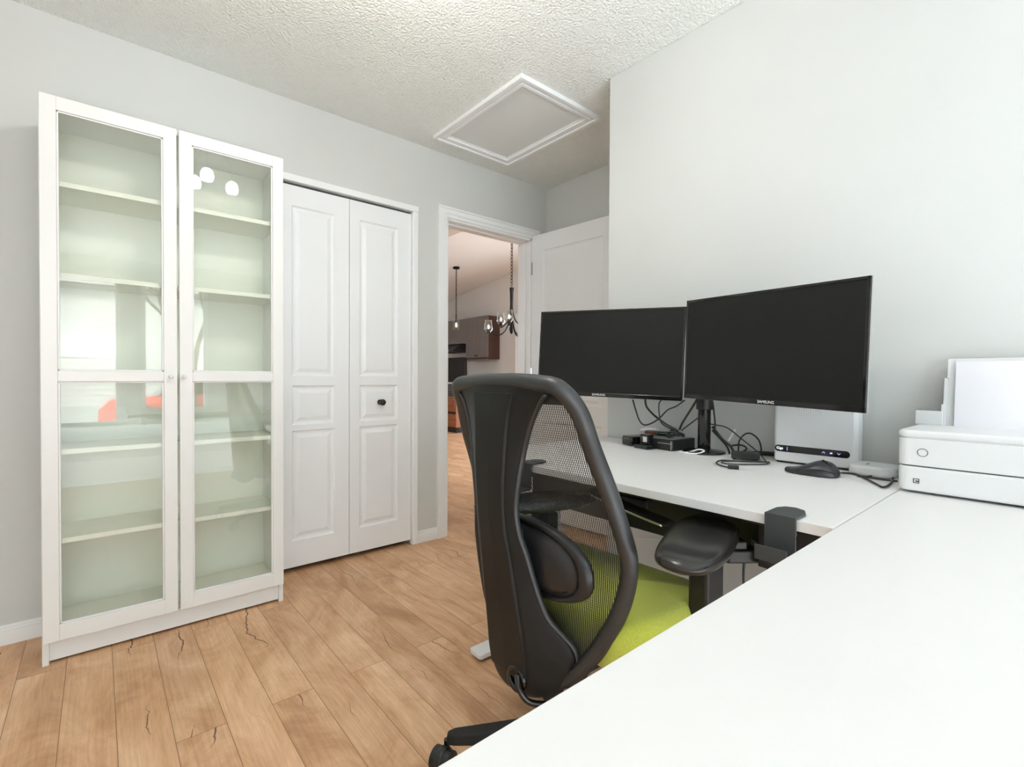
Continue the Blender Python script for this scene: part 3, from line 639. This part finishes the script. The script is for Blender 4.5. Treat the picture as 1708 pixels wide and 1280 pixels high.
tr_ = B((pdp - .030, pdp - .024, pw + .06, -.058, .150, .345), (pdp - .034, pdp - .024, -.058, -.046, .150, .215), (pdp - .032, pdp - .022, -.058, -.050, .215, .290), (pdp - .032, pdp - .024, -.062, -.056, .29, .343))
obj('paper_support', rot_bm(tr_, Matrix.Translation((pdp - .03, 0, .15)) @ Matrix.Rotation(math.radians(8), 4, 'Y') @ Matrix.Translation((-pdp + .03, 0, -.15))), 'plastic_white', pr, bevel=.001)
pa = B((pdp - .040, pdp - .037, pw + .07, -.075, .152, .335))
obj('paper_stack', rot_bm(pa, Matrix.Translation((pdp - .03, 0, .15)) @ Matrix.Rotation(math.radians(8), 4, 'Y') @ Matrix.Translation((-pdp + .03, 0, -.15))), 'paper_white', pr)
obj('drawer_mark', B((-.0010, .0002, -.0445, -.0325, .0265, .0280), (-.0010, .0002, -.0445, -.0325, .0365, .0380), (-.0010, .0002, -.0445, -.0430, .0280, .0365), (-.0010, .0002, -.0340, -.0325, .0280, .0365), (-.0010, .0002, -.0430, -.0370, .0300, .0330)), 'anthracite', pr)

# ------------------------------------------------------------------ office chair
CH = empty('office_chair', (1.0, .86, 0), 0.0, label='black mesh-backed office chair with green seat seen from behind', cat='office chair')
def interp(tab, z):
    if z <= tab[0][0]: return tab[0][1]
    for (a, b), (c, d) in zip(tab, tab[1:]):
        if z <= c: return b + (d - b) * (z - a) / (c - a)
    return tab[-1][1]
XE = [(.2, -.23), (.28, -.21), (.35, -.19), (.45, -.165), (.55, -.15), (.65, -.155), (.78, -.19), (.9, -.24), (1.02, -.28), (1.1, -.3)]
# outer half width of the frame loop
HW = [(.275, .05), (.335, .135), (.41, .200), (.50, .243), (.57, .268), (.64, .277), (.70, .272), (.785, .257), (.885, .243), (.98, .228), (1.005, .218)]
cyf = 0.015
tubeR = .0185
half = [(interp(XE, z) + .012, w - tubeR, z) for z, w in [(.335, .122), (.41, .190), (.50, .238), (.57, .262), (.64, .274), (.70, .268), (.785, .252), (.885, .238), (.965, .224)]]
loop = [(-.211, 0.0, .292)] + [(x, y, z) for x, y, z in half] + [(-.281, .180, 1.012), (-.285, .130, 1.022), (-.287, .06, 1.026), (-.287, 0, 1.026), (-.287, -.06, 1.026), (-.285, -.130, 1.022), (-.281, -.180, 1.012)] + [(x, -y, z) for x, y, z in half[::-1]]
loop = [(x, y + cyf, z) for x, y, z in loop]
cl = catmull(loop, 6, True)
obj('back_frame', sweep(bmesh.new(), cl, tubeR, .021, 14, True, up=(1, 0, 0)), 'frame_plastic', CH, smooth=True)
# mesh: ruled across between the two sides of the loop
bm = bmesh.new(); uvl = bm.loops.layers.uv.new('UVMap')
zs = [.300 + i * (1.018 - .300) / 60 for i in range(61)]
def halfw(z):
    t = [(.285, .04)] + [(p[2], p[1]) for p in half] + [(1.0, .205), (1.02, .16)]
    return interp(t, z)
grid = []
for z in zs:
    row = []; hw = halfw(z) + .001
    for j in range(25):
        u = -1 + 2 * j / 24; y = u * hw
        x = interp(XE, z) + .008 - .030 * (1 - u * u) * min(1, hw / .15)
        row.append((bm.verts.new((x, y + cyf, z)), (y, z)))
    grid.append(row)
for i in range(60):
    for j in range(24):
        q = [grid[i][j], grid[i][j + 1], grid[i + 1][j + 1], grid[i + 1][j]]
        f = bm.faces.new([a[0] for a in q])
        for lp, a in zip(f.loops, q): lp[uvl].uv = a[1]
msh = obj('back_mesh', bm, 'mesh_fabric', CH, smooth=True)
# fabric hem at top of the mesh
bm = bmesh.new(); rs = []
for j in range(25):
    u = -1 + 2 * j / 24; y = u * .205 + cyf; x = -.262 - .024 * (1 - u * u)
    rs.append([(x - .002, y, .978), (x + .002, y, .978), (x + .000, y, 1.008), (x - .004, y, 1.008)])
rings(bm, rs); obj('mesh_hem', bm, 'black_plastic', CH)
# spine shell: (z, left half width, right half width, ridge half width, x ridge, flank x offset)
# z, left half, right half, ridge left, ridge right, ridge x, flank offset left, flank offset right
SP = [(.283, .050, .045, .03, .03, -.240, .010, .006), (.300, .085, .092, .055, .05, -.248, .030, .030), (.335, .125, .122, .070, .06, -.255, .050, .060), (.38, .150, .148, .078, .064, -.258, .060, .082), (.423, .150, .138, .078, .062, -.262, .056, .076), (.46, .143, .114, .078, .058, -.266, .045, .056), (.497, .139, .094, .078, .053, -.270, .038, .038),
      (.568, .137, .077, .079, .044, -.276, .030, .024), (.637, .133, .064, .080, .034, -.283, .025, .015), (.68, .127, .050, .080, .027, -.288, .024, .012), (.735, .122, .044, .080, .026, -.293, .024, .012), (.795, .126, .054, .080, .032, -.298, .025, .015), (.863, .132, .068, .080, .040, -.301, .026, .020),
      (.93, .143, .094, .079, .050, -.303, .025, .020), (.975, .160, .122, .080, .060, -.303, .022, .018), (1.0, .182, .148, .082, .068, -.302, .018, .012), (1.018, .200, .178, .10, .09, -.300, .012, .010), (1.044, .190, .185, .10, .09, -.297, .006, .006)]
bm = bmesh.new(); rs = []
for z, wl_, wr, rl, rr, x, fl, fr_ in SP:
    P = [(x + fl, wl_), (x + fl * .5, (wl_ + rl) / 2 + .003), (x, rl + .004), (x - .004, rl - .004), (x - .006, (rl - rr) / 2), (x - .004, -rr + .004), (x, -rr - .004), (x + fr_ * .5, -(wr + rr) / 2 - .003), (x + fr_, -wr)]
    Q = [(px + .014, py * .97) for px, py in P[::-1]]
    rs.append([(px, py + cyf, z) for px, py in P + Q])
rings(bm, rs); sh = obj('spine_shell', bm, 'shell_plastic', CH, smooth=True); subd(sh, 2)
for sd in (1, -1):
    pth = [(q_[5] + (q_[6] if sd > 0 else q_[7]) + .003, (q_[1] if sd > 0 else -q_[2]) + cyf, q_[0]) for q_ in SP[3:-2]]
    obj('shell_lip', sweep(bmesh.new(), catmull(pth, 4), .0045, .008, 10, up=(1, 0, 0)), 'frame_plastic', CH, smooth=True)
# raised centre cover of the spine
bm = bmesh.new(); rs = []
for z, wl_, wr, rl, rr, x, fl, fr_ in SP[2:-1]:
    if z > 1.01: continue
    t = .0035; m_ = (rl - rr) / 2; w_ = (rl + rr) / 2 - .003
    rs.append([(x - .0015, m_ + w_ + cyf, z), (x - .005 - t, m_ + w_ - .005 + cyf, z), (x - .0065 - t, m_ + cyf, z), (x - .005 - t, m_ - w_ + .005 + cyf, z), (x - .0015, m_ - w_ + cyf, z), (x + .004, m_ + cyf, z)])
rings(bm, rs); obj('spine_cover', bm, 'shell_plastic', CH, smooth=False, bevel=.002)
# lumbar pad behind the mesh
bm = bmesh.new(); rs = []
def lum(r, d):
    out = []
    for k in range(32):
        a = 2 * math.pi * k / 32; c, s = math.cos(a), math.sin(a)
        y = .205 * (abs(c) ** .8) * (1 if c > 0 else -1) * r; z = (.090 if s > 0 else .075) * (abs(s) ** .75) * (1 if s > 0 else -1) * r + .595 + .0 * c
        z += .018 * (1 - abs(c)) * (1 if s > 0 else 0)
        out.append((-.205 - d + .35 * y * y, y + cyf, z))
    return out
for r, d in ((.93, -.012), (1.0, 0.0), (.985, .014), (.93, .022), (.86, .020), (.82, .012), (.79, .012), (.74, .022), (.60, .030), (.35, .034), (.1, .035)): rs.append(lum(r, d))
rings(bm, rs); lp = obj('lumbar_pad', bm, 'leather_black', CH, smooth=True); subd(lp, 1)
obj('lumbar_slider', B((-.262, -.235, -.025 + cyf, .025 + cyf, .50, .68)), 'black_plastic', CH, bevel=.005)
# seat
bm = bmesh.new(); rs = []
pr_ = [(-.060, 0, .88), (-.054, .0, .95), (0.0, .0, .985), (.018, .030, 1.0), (.036, .048, .992), (.052, .060, .96), (.060, .066, .90), (.064, .069, .70), (.066, .070, .4), (.067, .071, .05)]
for dz, _, s in pr_:
    ring = []
    for x, y in rrect(-.158, .275, -.278, .255, .10, 8):
        dx = .05 + (x - .05) * s; dy = y * s
        z = .432 + dz
        if x > .1: z -= (x - .1) ** 2 * .8 * (1 if dz > .04 else .5)
        z += .25 * dy * dy * (1 if dz > .05 else .3)
        ring.append((dx, dy, z))
    rs.append(ring)
rings(bm, rs); seat = obj('seat', bm, 'green_fabric', CH, smooth=True); subd(seat, 1)
bm = bmesh.new(); prism(bm, rrect(-.10, .24, -.20, .20, .06), .352, .378); obj('seat_pan', bm, 'black_plastic', CH, bevel=.006)
obj('tilt_mechanism', B((-.13, .10, -.08, .08, .30, .352)), 'black_plastic', CH, bevel=.012)
bm = bmesh.new(); sweep(bm, catmull([(-.10, 0, .37), (-.17, 0, .345), (-.225, 0, .335), (-.245, 0, .36)], 5), .045, .014, 12, up=(0, 0, 1)); obj('back_bracket', bm, 'black_plastic', CH, smooth=True)
bm = bmesh.new(); sweep(bm, catmull([(-.268, -.026, .352), (-.276, -.040, .330), (-.262, -.058, .302), (-.215, -.075, .285)], 5), .007, seg=10); obj('release_lever', bm, 'bezel_black', CH, smooth=True)
bm = bmesh.new(); sweep(bm, catmull([(-.262, .015 + .025 * math.cos(a) - .03, .335 + .024 * math.sin(a)) for a in [i * math.pi / 5 for i in range(10)]], 3, True), .007, seg=8, closed=True); obj('handle_ring', bm, 'bezel_black', CH, smooth=True)
# armrests: pad outline mirrored left and right
PAD = [(-.140, -.300), (-.055, -.258), (.060, -.218), (.140, -.203), (.210, -.215), (.222, -.255), (.180, -.322), (.110, -.356), (.0, -.390), (-.085, -.402), (-.140, -.392), (-.160, -.352)]
for s in (1, -1):
    pts = catmull([(x, y, 0) for x, y in PAD], 4, True); cx_ = sum(p.x for p in pts) / len(pts); cy_ = sum(p.y for p in pts) / len(pts); oy = 0 if s > 0 else -.055
    bm = bmesh.new(); rs = []
    for dz, sc in ((.0, .80), (.003, .92), (.010, .985), (.018, 1.0), (.026, .97), (.032, .90), (.035, .78), (.0355, .5), (.0345, .2), (.034, .03)):
        rs.append([(cx_ + (p.x - cx_) * sc, -0 + s * (cy_ + (p.y - cy_) * sc) * 1.0 + (0 if s > 0 else -.072), (.652 if s > 0 else .632) + dz) for p in pts])
    rings(bm, rs); pad = obj('arm_pad', bm, 'pad_black', CH, smooth=True)
    ya, yb_ = (-.312, -.262) if s > 0 else (.235, .285)
    obj('arm_post', B((.055, .135, ya, yb_, .345, .60), (.065, .125, ya + .008, yb_ - .008, .60, .655 if s > 0 else .634)), 'black_plastic', CH, bevel=.008)
    obj('arm_bracket', B((.05, .13, *((ya, -.06) if s > 0 else (.06, yb_)), .345, .368)), 'black_plastic', CH, bevel=.006)
# base
bxc = -.035
bm = bmesh.new(); cyl(bm, (bxc, 0, .05), (bxc, 0, .24), .028, 20); obj('gas_lift_sleeve', bm, 'black_plastic', CH, smooth=False)
bm = bmesh.new(); cyl(bm, (bxc, 0, .24), (bxc, 0, .35), .014, 20); obj('gas_lift', bm, 'silver', CH)
bm = bmesh.new(); cyl(bm, (bxc, 0, .075), (bxc, 0, .135), .048, 24); obj('hub', bm, 'black_plastic', CH, bevel=.004)
for k in range(5):
    a = math.radians(139.5 + 72 * k); u = Vector((math.cos(a), math.sin(a), 0)); v = Vector((-u.y, u.x, 0)); c0 = Vector((bxc, 0, 0))
    rs = []
    for r, w, z0, z1 in ((.03, .032, .070, .132), (.12, .028, .072, .122), (.24, .024, .070, .105), (.325, .020, .066, .094), (.345, .014, .064, .088)):
        p = c0 + u * r; rs.append([p + v * w + Vector((0, 0, z0)), p + v * (w * .8) + Vector((0, 0, z1)), p - v * (w * .8) + Vector((0, 0, z1)), p - v * w + Vector((0, 0, z0))])
    leg = obj('base_leg', rings(bmesh.new(), rs), 'shell_plastic', CH, bevel=.006, seg=3)
    wp = c0 + u * .345; ca = a + 1.1; cd = Vector((math.cos(ca), math.sin(ca), 0)); cv = Vector((-cd.y, cd.x, 0)); cc = wp + cd * .018 + Vector((0, 0, .029))
    caster = obj('caster', cyl(bmesh.new(), wp + Vector((0, 0, .03)), wp + Vector((0, 0, .072)), .008, 10), 'bezel_black', leg)
    bm = bmesh.new()
    for sgn in (-1, 1): cyl(bm, cc + cv * sgn * .008, cc + cv * sgn * .027, .0285, 24)
    sweep(bm, [cc + cd * .031 * math.cos(t) + Vector((0, 0, .031 * math.sin(t))) for t in [math.radians(x) for x in range(-10, 191, 20)]], .010, .002, 8, up=(0, 0, 1))
    bmesh.ops.transform(bm, matrix=Matrix.Identity(4), verts=bm.verts[:])
    wobj = obj('caster_wheel', bm, 'black_plastic', leg, bevel=.003, seg=2)

# ------------------------------------------------------------------ ceiling lamp of the room (seen mirrored in the bookcase glass)
lp = empty('ceiling_lamp', (.56, 1.05, H), label='white ceiling lamp with three glowing shades mirrored in the bookcase glass', cat='ceiling lamp')
bm = bmesh.new(); lathe(bm, [(0, 0), (.14, 0), (.145, -.008), (.13, -.018), (0, -.022)], (0, 0, 0), 36); obj('ceiling_plate', bm, 'trim_white', lp, smooth=True, bevel=.001)
for (x, y, z) in ((-.045, .20, -.21), (-.09, .05, -.22), (.11, .09, -.22)):
    bm = bmesh.new(); sweep(bm, catmull([(x * .6, y * .5, -.02), (x * .9, y * .9, -.06), (x, y, z + .05)], 5), .006, seg=8); obj('lamp_arm', bm, 'silver', lp, smooth=True)
    bm = bmesh.new(); lathe(bm, [(0, .045), (.016, .043), (.028, .032), (.035, .012), (.036, -.01), (.028, -.028), (0, -.033)], (x, y, z), 24); obj('lamp_shade', bm, 'bulb_glow', lp, smooth=True)

# ------------------------------------------------------------------ the rooms beyond the doorway
KX, FY = 6.64, 10.9
struct('wall_kitchen', B((KX, KX + .1, 2.8, 5.1, 0, 4.2), (KX, KX + .1, 6.9, FY + .1, 0, 4.2), (KX, KX + .1, 5.1, 6.9, 2.3, 4.2)), 'kitchen_paint')
struct('wall_hall_end', B((-1.3, KX, FY, FY + .1, 0, 4.2)), 'kitchen_paint')
struct('wall_hall_left', B((-1.3, -1.2, YA + T, 5.6, 0, 2.6), (-1.3, -1.2, 7.6, FY, 0, 2.6), (-1.3, -1.2, 5.6, 7.6, 0, .85), (-1.3, -1.2, 5.6, 7.6, 2.15, 2.6)), 'kitchen_paint')
struct('wall_kitchen_near', B((XN + .12, 3.0, YA, YA + T, 0, 4.2), (5.6, KX, YA, YA + T, 0, 4.2), (3.0, 5.6, YA, YA + T, 0, .9), (3.0, 5.6, YA, YA + T, 3.1, 4.2)), 'kitchen_paint')
def glazed(name, ax, p, a, b, c, d):
    """frame and pane in an opening; ax 'x' spans x at y=p, ax 'y' spans y at x=p"""
    w = .06; f = [(a, b, c, c + w), (a, b, d - w, d), (a, a + w, c + w, d - w), (b - w, b, c + w, d - w), ((a + b) / 2 - .03, (a + b) / 2 + .03, c + w, d - w)]
    sh_ = (lambda u0, u1, z0, z1, t=.05: (u0, u1, p, p + t, z0, z1)) if ax == 'x' else (lambda u0, u1, z0, z1, t=.05: (p, p + t, u0, u1, z0, z1))
    o = struct(name, B(*[sh_(*q) for q in f]), 'trim_white')
    obj('pane', B(sh_(a + w, (a + b) / 2 - .03, c + w, d - w, .006), sh_((a + b) / 2 + .03, b - w, c + w, d - w, .006)), 'clear_glass', o)
glazed('window_3', 'x', YA + .03, 3.0, 5.6, .9, 3.1)  # unseen window, added to let fill light into the kitchen
glazed('door_3', 'y', KX + .03, 5.1, 6.9, 0, 2.3)
glazed('window_4', 'y', -1.27, 5.6, 7.6, .85, 2.15)  # unseen hall window, added as an opening for fill light
struct('ceiling_hall', B((-1.3, 2.74, YA + T, FY, 2.465, 2.53), (2.70, 2.74, YA + T, FY, 2.53, 4.2)), 'kitchen_paint')
bm = bmesh.new(); y0, y1 = YA, FY + .1; zc = lambda y: 2.994 - .1433 * (y - 9.643)
rings(bm, [[(2.70, y0, zc(y0)), (2.70, y1, zc(y1)), (2.70, y1, zc(y1) + .1), (2.70, y0, zc(y0) + .1)], [(KX, y0, zc(y0)), (KX, y1, zc(y1)), (KX, y1, zc(y1) + .1), (KX, y0, zc(y0) + .1)]])
struct('ceiling_kitchen', bm, 'hall_ceiling_paint')
struct('trim_patio', B((KX - .05, KX, 6.95, 7.55, 2.35, 2.52)), 'kitchen_paint')
cu = bmesh.new(); rs = []
for i in range(40):
    y = 7.10 + .50 * i / 39; x = KX - .08 + .02 * math.sin(i * 1.3)
    rs.append([(x, y, .03), (x + .006, y, .03), (x + .006, y, 2.34), (x, y, 2.34)])
rings(cu, rs); tag(obj('curtain', cu, 'curtain_white', None, smooth=True), 'white curtain hanging beyond the doorway at its right jamb', 'curtain')

uc = empty('wall_cabinet', (6.31, 8.6, 1.42), label='tall dark brown kitchen wall cabinet with two doors and exposed side', cat='kitchen cabinet')
obj('cabinet_body', R_(B((6.332, KX, 8.21, 9.01, 1.42, 2.345)), uc), 'kitchen_cabinet_side', uc)
for a, b, k in ((8.205, 8.605, 8.58), (8.612, 9.01, 8.64)):
    d = obj('cabinet_door', R_(B((6.31, 6.33, a, b, 1.46, 2.345), (6.305, 6.31, a, a + .06, 1.46, 2.345), (6.305, 6.31, b - .06, b, 1.46, 2.345), (6.305, 6.31, a + .06, b - .06, 1.46, 1.53), (6.305, 6.31, a + .06, b - .06, 2.27, 2.345)), uc), 'kitchen_cabinet', uc, bevel=.002)
    obj('knob', R_(B((6.285, 6.305, k - .012, k + .012, 1.49, 1.514)), uc), 'knob_black', d)
obj('light_rail', R_(B((6.32, 6.34, 8.21, 8.98, 1.375, 1.42)), uc), 'kitchen_cabinet', uc)
oc = empty('hood_cabinet', (6.31, 9.4, 1.79), label='shorter dark kitchen cabinet above the range hood', cat='kitchen cabinet')
obj('cabinet_body', R_(B((6.332, KX, 9.015, 10.2, 1.79, 2.345)), oc), 'kitchen_cabinet_side', oc)
for a, b, k in ((9.015, 9.415, 9.38), (9.42, 9.82, 9.46), (9.825, 10.2, 9.87)):
    d = obj('cabinet_door', R_(B((6.31, 6.33, a, b, 1.79, 2.345)), oc), 'kitchen_cabinet', oc, bevel=.002)
    if k < 9.8: obj('knob', R_(B((6.285, 6.31, k - .012, k + .012, 1.815, 1.84)), oc), 'silver', d)
hd = empty('range_hood', (6.2, 9.6, 1.6), label='dark range hood with bright lamp strip beneath the shorter cabinet', cat='range hood')
bm = bmesh.new(); rings(bm, [[(6.10, 9.20, 1.60), (KX, 9.20, 1.60), (KX, 10.0, 1.60), (6.10, 10.0, 1.60)], [(6.10, 9.20, 1.65), (KX, 9.15, 1.65), (KX, 10.0, 1.65), (6.10, 10.0, 1.65)], [(6.33, 9.25, 1.785), (KX, 9.1, 1.785), (KX, 10.0, 1.785), (6.33, 10.0, 1.785)]])
obj('hood_body', R_(bm, hd), 'steel_black', hd)
obj('hood_lamp', R_(B((6.085, 6.10, 9.42, 10.0, 1.60, 1.655)), hd), 'hood_lamp_glow', hd)
rg = empty('kitchen_range', (6.3, 9.8, 0), label='black range with tall black backguard below the hood', cat='range')
obj('range_body', R_(B((6.02, KX - .005, 9.43, 10.15, 0, .905)), rg), 'bezel_black', rg, bevel=.004)
obj('backguard', R_(B((KX - .06, KX - .006, 9.43, 10.15, .905, 1.50)), rg), 'bezel_black', rg, bevel=.004)
bc = empty('base_cabinet', (6.3, 8.8, 0), label='dark grey kitchen base cabinet with drawers under the white worktop', cat='kitchen cabinet')
obj('cabinet_body', R_(B((6.03, KX - .005, 8.0, 9.42, .0, .875)), bc), 'base_grey', bc)
for a, b in ((8.01, 8.47), (8.48, 8.94), (8.95, 9.41)):
    d = obj('drawer', R_(B((6.01, 6.03, a, b, .62, .86)), bc), 'base_grey', bc, bevel=.003); obj('knob', R_(B((5.995, 6.01, (a + b) / 2 - .01, (a + b) / 2 + .01, .73, .75)), bc), 'silver', d)
    d = obj('cabinet_door', R_(B((6.01, 6.03, a, b, .10, .61)), bc), 'base_grey', bc, bevel=.003); obj('knob', R_(B((5.995, 6.01, b - .05, b - .03, .55, .57)), bc), 'silver', d)
tag(obj('worktop', B((5.99, KX - .004, 7.98, 9.425, .876, .912)), 'counter_white', None, bevel=.004), 'white kitchen worktop on the dark grey base cabinet', 'worktop')
tb = empty('toaster', (6.4, 8.42, .9125), label='small black and white appliance on the worktop under the tall cabinet', cat='appliance')
obj('appliance_body', B((-.07, .07, -.14, .14, .0, .17)), 'black_plastic', tb, bevel=.03, seg=3); obj('white_panel', B((-.074, -.069, .02, .12, .03, .15)), 'counter_white', tb)
cs = empty('wooden_chest', (5.18, 7.80, 0), math.radians(0), label='orange wooden drawer chest on black base just past the doorway', cat='chest')
obj('chest_body', B((-.18, .2, -.35, .55, .10, .64)), 'orange_wood', cs, bevel=.006)
for z0, z1 in ((.50, .62), (.39, .49), (.24, .345), (.115, .23)): obj('drawer', B((-.195, -.18, -.33, .53, z0, z1)), 'orange_wood', cs, bevel=.008)
obj('black_gap', B((-.188, -.179, -.35, .55, .350, .385)), 'bezel_black', cs); obj('plinth', B((-.16, .18, -.33, .53, 0, .10)), 'bezel_black', cs)

# pendant and chandelier
pd = empty('pendant_lamp', (5.44, 8.11, 3.205), label='single clear glass pendant lamp hanging on a chain beyond the doorway', cat='pendant lamp')
bm = bmesh.new(); lathe(bm, [(0, .01), (.066, .01), (.068, -.02), (.05, -.028), (0, -.03)], (0, 0, 0), 24); obj('canopy', bm, 'bronze_black', pd, smooth=True)
def chain(p, z0, z1, name='chain', step=.046, w=.014):
    bm = bmesh.new(); n = int((z1 - z0) / step)
    for i in range(n):
        zc_ = z0 + (i + .5) * step; q = []
        for k in range(10):
            a = 2 * math.pi * k / 10; dx = w * math.cos(a); dz = step * .62 * math.sin(a)
            q.append((p[0] + (dx if i % 2 else 0), p[1] + (0 if i % 2 else dx), zc_ + dz))
        sweep(bm, q, .0045, seg=5, closed=True, up=(.5, .5, .1))
    return bm
obj('chain', chain((0, 0), -.92, -.03), 'bronze_black', pd)
bm = bmesh.new(); cyl(bm, (0, 0, -1.05), (0, 0, -.92), .012, 10); cyl(bm, (0, 0, -1.09), (0, 0, -1.03), .022, 14); obj('lamp_socket', bm, 'bronze_black', pd)
bm = bmesh.new(); lathe(bm, [(.02, -1.0), (.05, -1.01), (.066, -1.03), (.066, -1.235), (.063, -1.235), (.063, -1.03), (.048, -1.014), (.02, -1.004)], (0, 0, 0), 24); obj('glass_shade', bm, 'lamp_glass', pd, smooth=True)
bm = bmesh.new(); lathe(bm, [(0, -1.19), (.02, -1.18), (.028, -1.155), (.022, -1.12), (.012, -1.09), (0, -1.09)], (0, 0, 0), 16); obj('bulb', bm, 'pendant_glow', pd, smooth=True)
cd = empty('chandelier', (4.245, 5.0, 1.60), label='black chandelier with upturned glass shades beyond the doorway', cat='chandelier')
obj('chain', chain((0, 0), .66, 2.06), 'bronze_black', cd)
bm = bmesh.new(); lathe(bm, [(0, .64), (.026, .64), (.030, .62), (.024, .58), (.020, .40), (.016, .20), (.022, .12), (.03, .08), (.018, .03), (0, .01)], (0, 0, 0), 18); obj('centre_column', bm, 'bronze_black', cd, smooth=True)
for k in range(6):
    a = math.radians(140 + 60 * k + (20 if k % 2 else 0)); c, s = math.cos(a), math.sin(a); up_ = k % 2
    R0 = .19 if up_ else .31; zz = .115 if up_ else .0
    bm = bmesh.new(); sweep(bm, catmull([(c * .012, s * .012, .42), (c * .03, s * .03, .20 + zz * .5), (c * .09, s * .09, .05 + zz), (c * .18, s * .18, .0 + zz), (c * R0, s * R0, .03 + zz)], 5), .0085, seg=8, up=(0, 0, 1))
    arm = obj('arm', bm, 'bronze_black', cd, smooth=True)
    bm = bmesh.new(); cyl(bm, (c * R0, s * R0, .02 + zz), (c * R0, s * R0, .075 + zz), .019, 12); lathe(bm, [(0, .0), (.028, .005), (.028, .012), (0, .014)], (c * R0, s * R0, .02 + zz), 14); obj('lamp_cup', bm, 'bronze_black', arm)
    bm = bmesh.new(); lathe(bm, [(.022, .030), (.054, .07), (.057, .085), (.044, .20), (.040, .20), (.052, .085), (.050, .072), (.02, .036)], (c * R0, s * R0, zz), 20); obj('glass_shade', bm, 'lamp_glass', arm, smooth=True)
    bm = bmesh.new(); lathe(bm, [(0, .145), (.012, .135), (.017, .11), (.012, .085), (0, .075)], (c * R0, s * R0, zz), 12); obj('bulb', bm, 'pendant_glow', arm, smooth=True)

# ------------------------------------------------------------------ outdoors behind the camera (mirrored in the glass)
struct('ground_outside', B((-40, 40, -60, WY - .15, -.35, -.25)), 'snow_ground')
nh = empty('neighbour_house', (0, -22, -.25), label='pale siding house across the street mirrored in the bookcase glass', cat='house')
bm = B((-12, 14, -3, 0, 0, 5.2)); obj('house_wall', bm, 'house_siding', nh)
obj('siding_boards', B(*[(-12, 14, 0, .03, i * .22, i * .22 + .19) for i in range(23)]), 'house_siding', nh)
bm = bmesh.new(); rings(bm, [[(-12.6, .6, 5.2), (-12.6, -3.6, 5.2), (-12.6, -1.5, 7.4)], [(14.6, .6, 5.2), (14.6, -3.6, 5.2), (14.6, -1.5, 7.4)]]); obj('roof', bm, 'base_grey', nh)
obj('eaves', B((-12.6, 14.6, .55, .65, 5.0, 5.25)), 'trim_white', nh)
for x in (-7, -1.5, 4, 9): obj('house_window', B((x, x + 1.4, .03, .08, 2.0, 3.5)), 'trim_white', nh)
cr_ = empty('red_car', (2.1, -9.0, -.25), label='red car parked outside mirrored in the bookcase glass', cat='car')
rs = []
for x, z1, w in ((-2.1, .55, .78), (-1.9, .78, .86), (-.9, .86, .9), (1.2, .9, .9), (1.9, .86, .86), (2.15, .6, .8)):
    rs.append([(x, -w, .28), (x, -w, z1 * .8), (x, -w * .9, z1), (x, w * .9, z1), (x, w, z1 * .8), (x, w, .28)])
o = obj('car_body', rings(bmesh.new(), rs), 'red_paint', cr_, bevel=.05, seg=3)
rs = []
for x, z1, w in ((-1.1, .86, .80), (-.4, 1.36, .64), (.7, 1.40, .64), (1.6, .88, .78)):
    rs.append([(x, -w, .84), (x, -w, z1), (x, w, z1), (x, w, .84)])
obj('car_cabin', rings(bmesh.new(), rs), 'bezel_black', cr_, bevel=.03)
for x in (-1.35, 1.35):
    for y in (-.82, .82):
        bm = bmesh.new(); cyl(bm, (x, y - .1, .32), (x, y + .1, .32), .32, 24); obj('car_wheel', bm, 'tyre', cr_)
tr = empty('bare_tree', (1.5, -7.0, -.25), label='bare leafless tree outside mirrored in the bookcase glass', cat='tree')
bm = bmesh.new()
def branch(p, d, L_, r, n):
    q = p + d * L_; sweep(bm, [p, (p + q) / 2 + Vector((random.uniform(-.04, .04),) * 3) * L_, q], r, seg=5, rad=[1, .85, .6])
    if n == 0: return
    for _ in range(3):
        e = (d + Vector((random.uniform(-.75, .75), random.uniform(-.75, .75), random.uniform(-.1, .5)))).normalized(); branch(q, e, L_ * .72, r * .6, n - 1)
branch(Vector((0, 0, 0)), Vector((0, 0, 1)), 1.5, .09, 4)
obj('tree_trunk', bm, 'bark', tr)
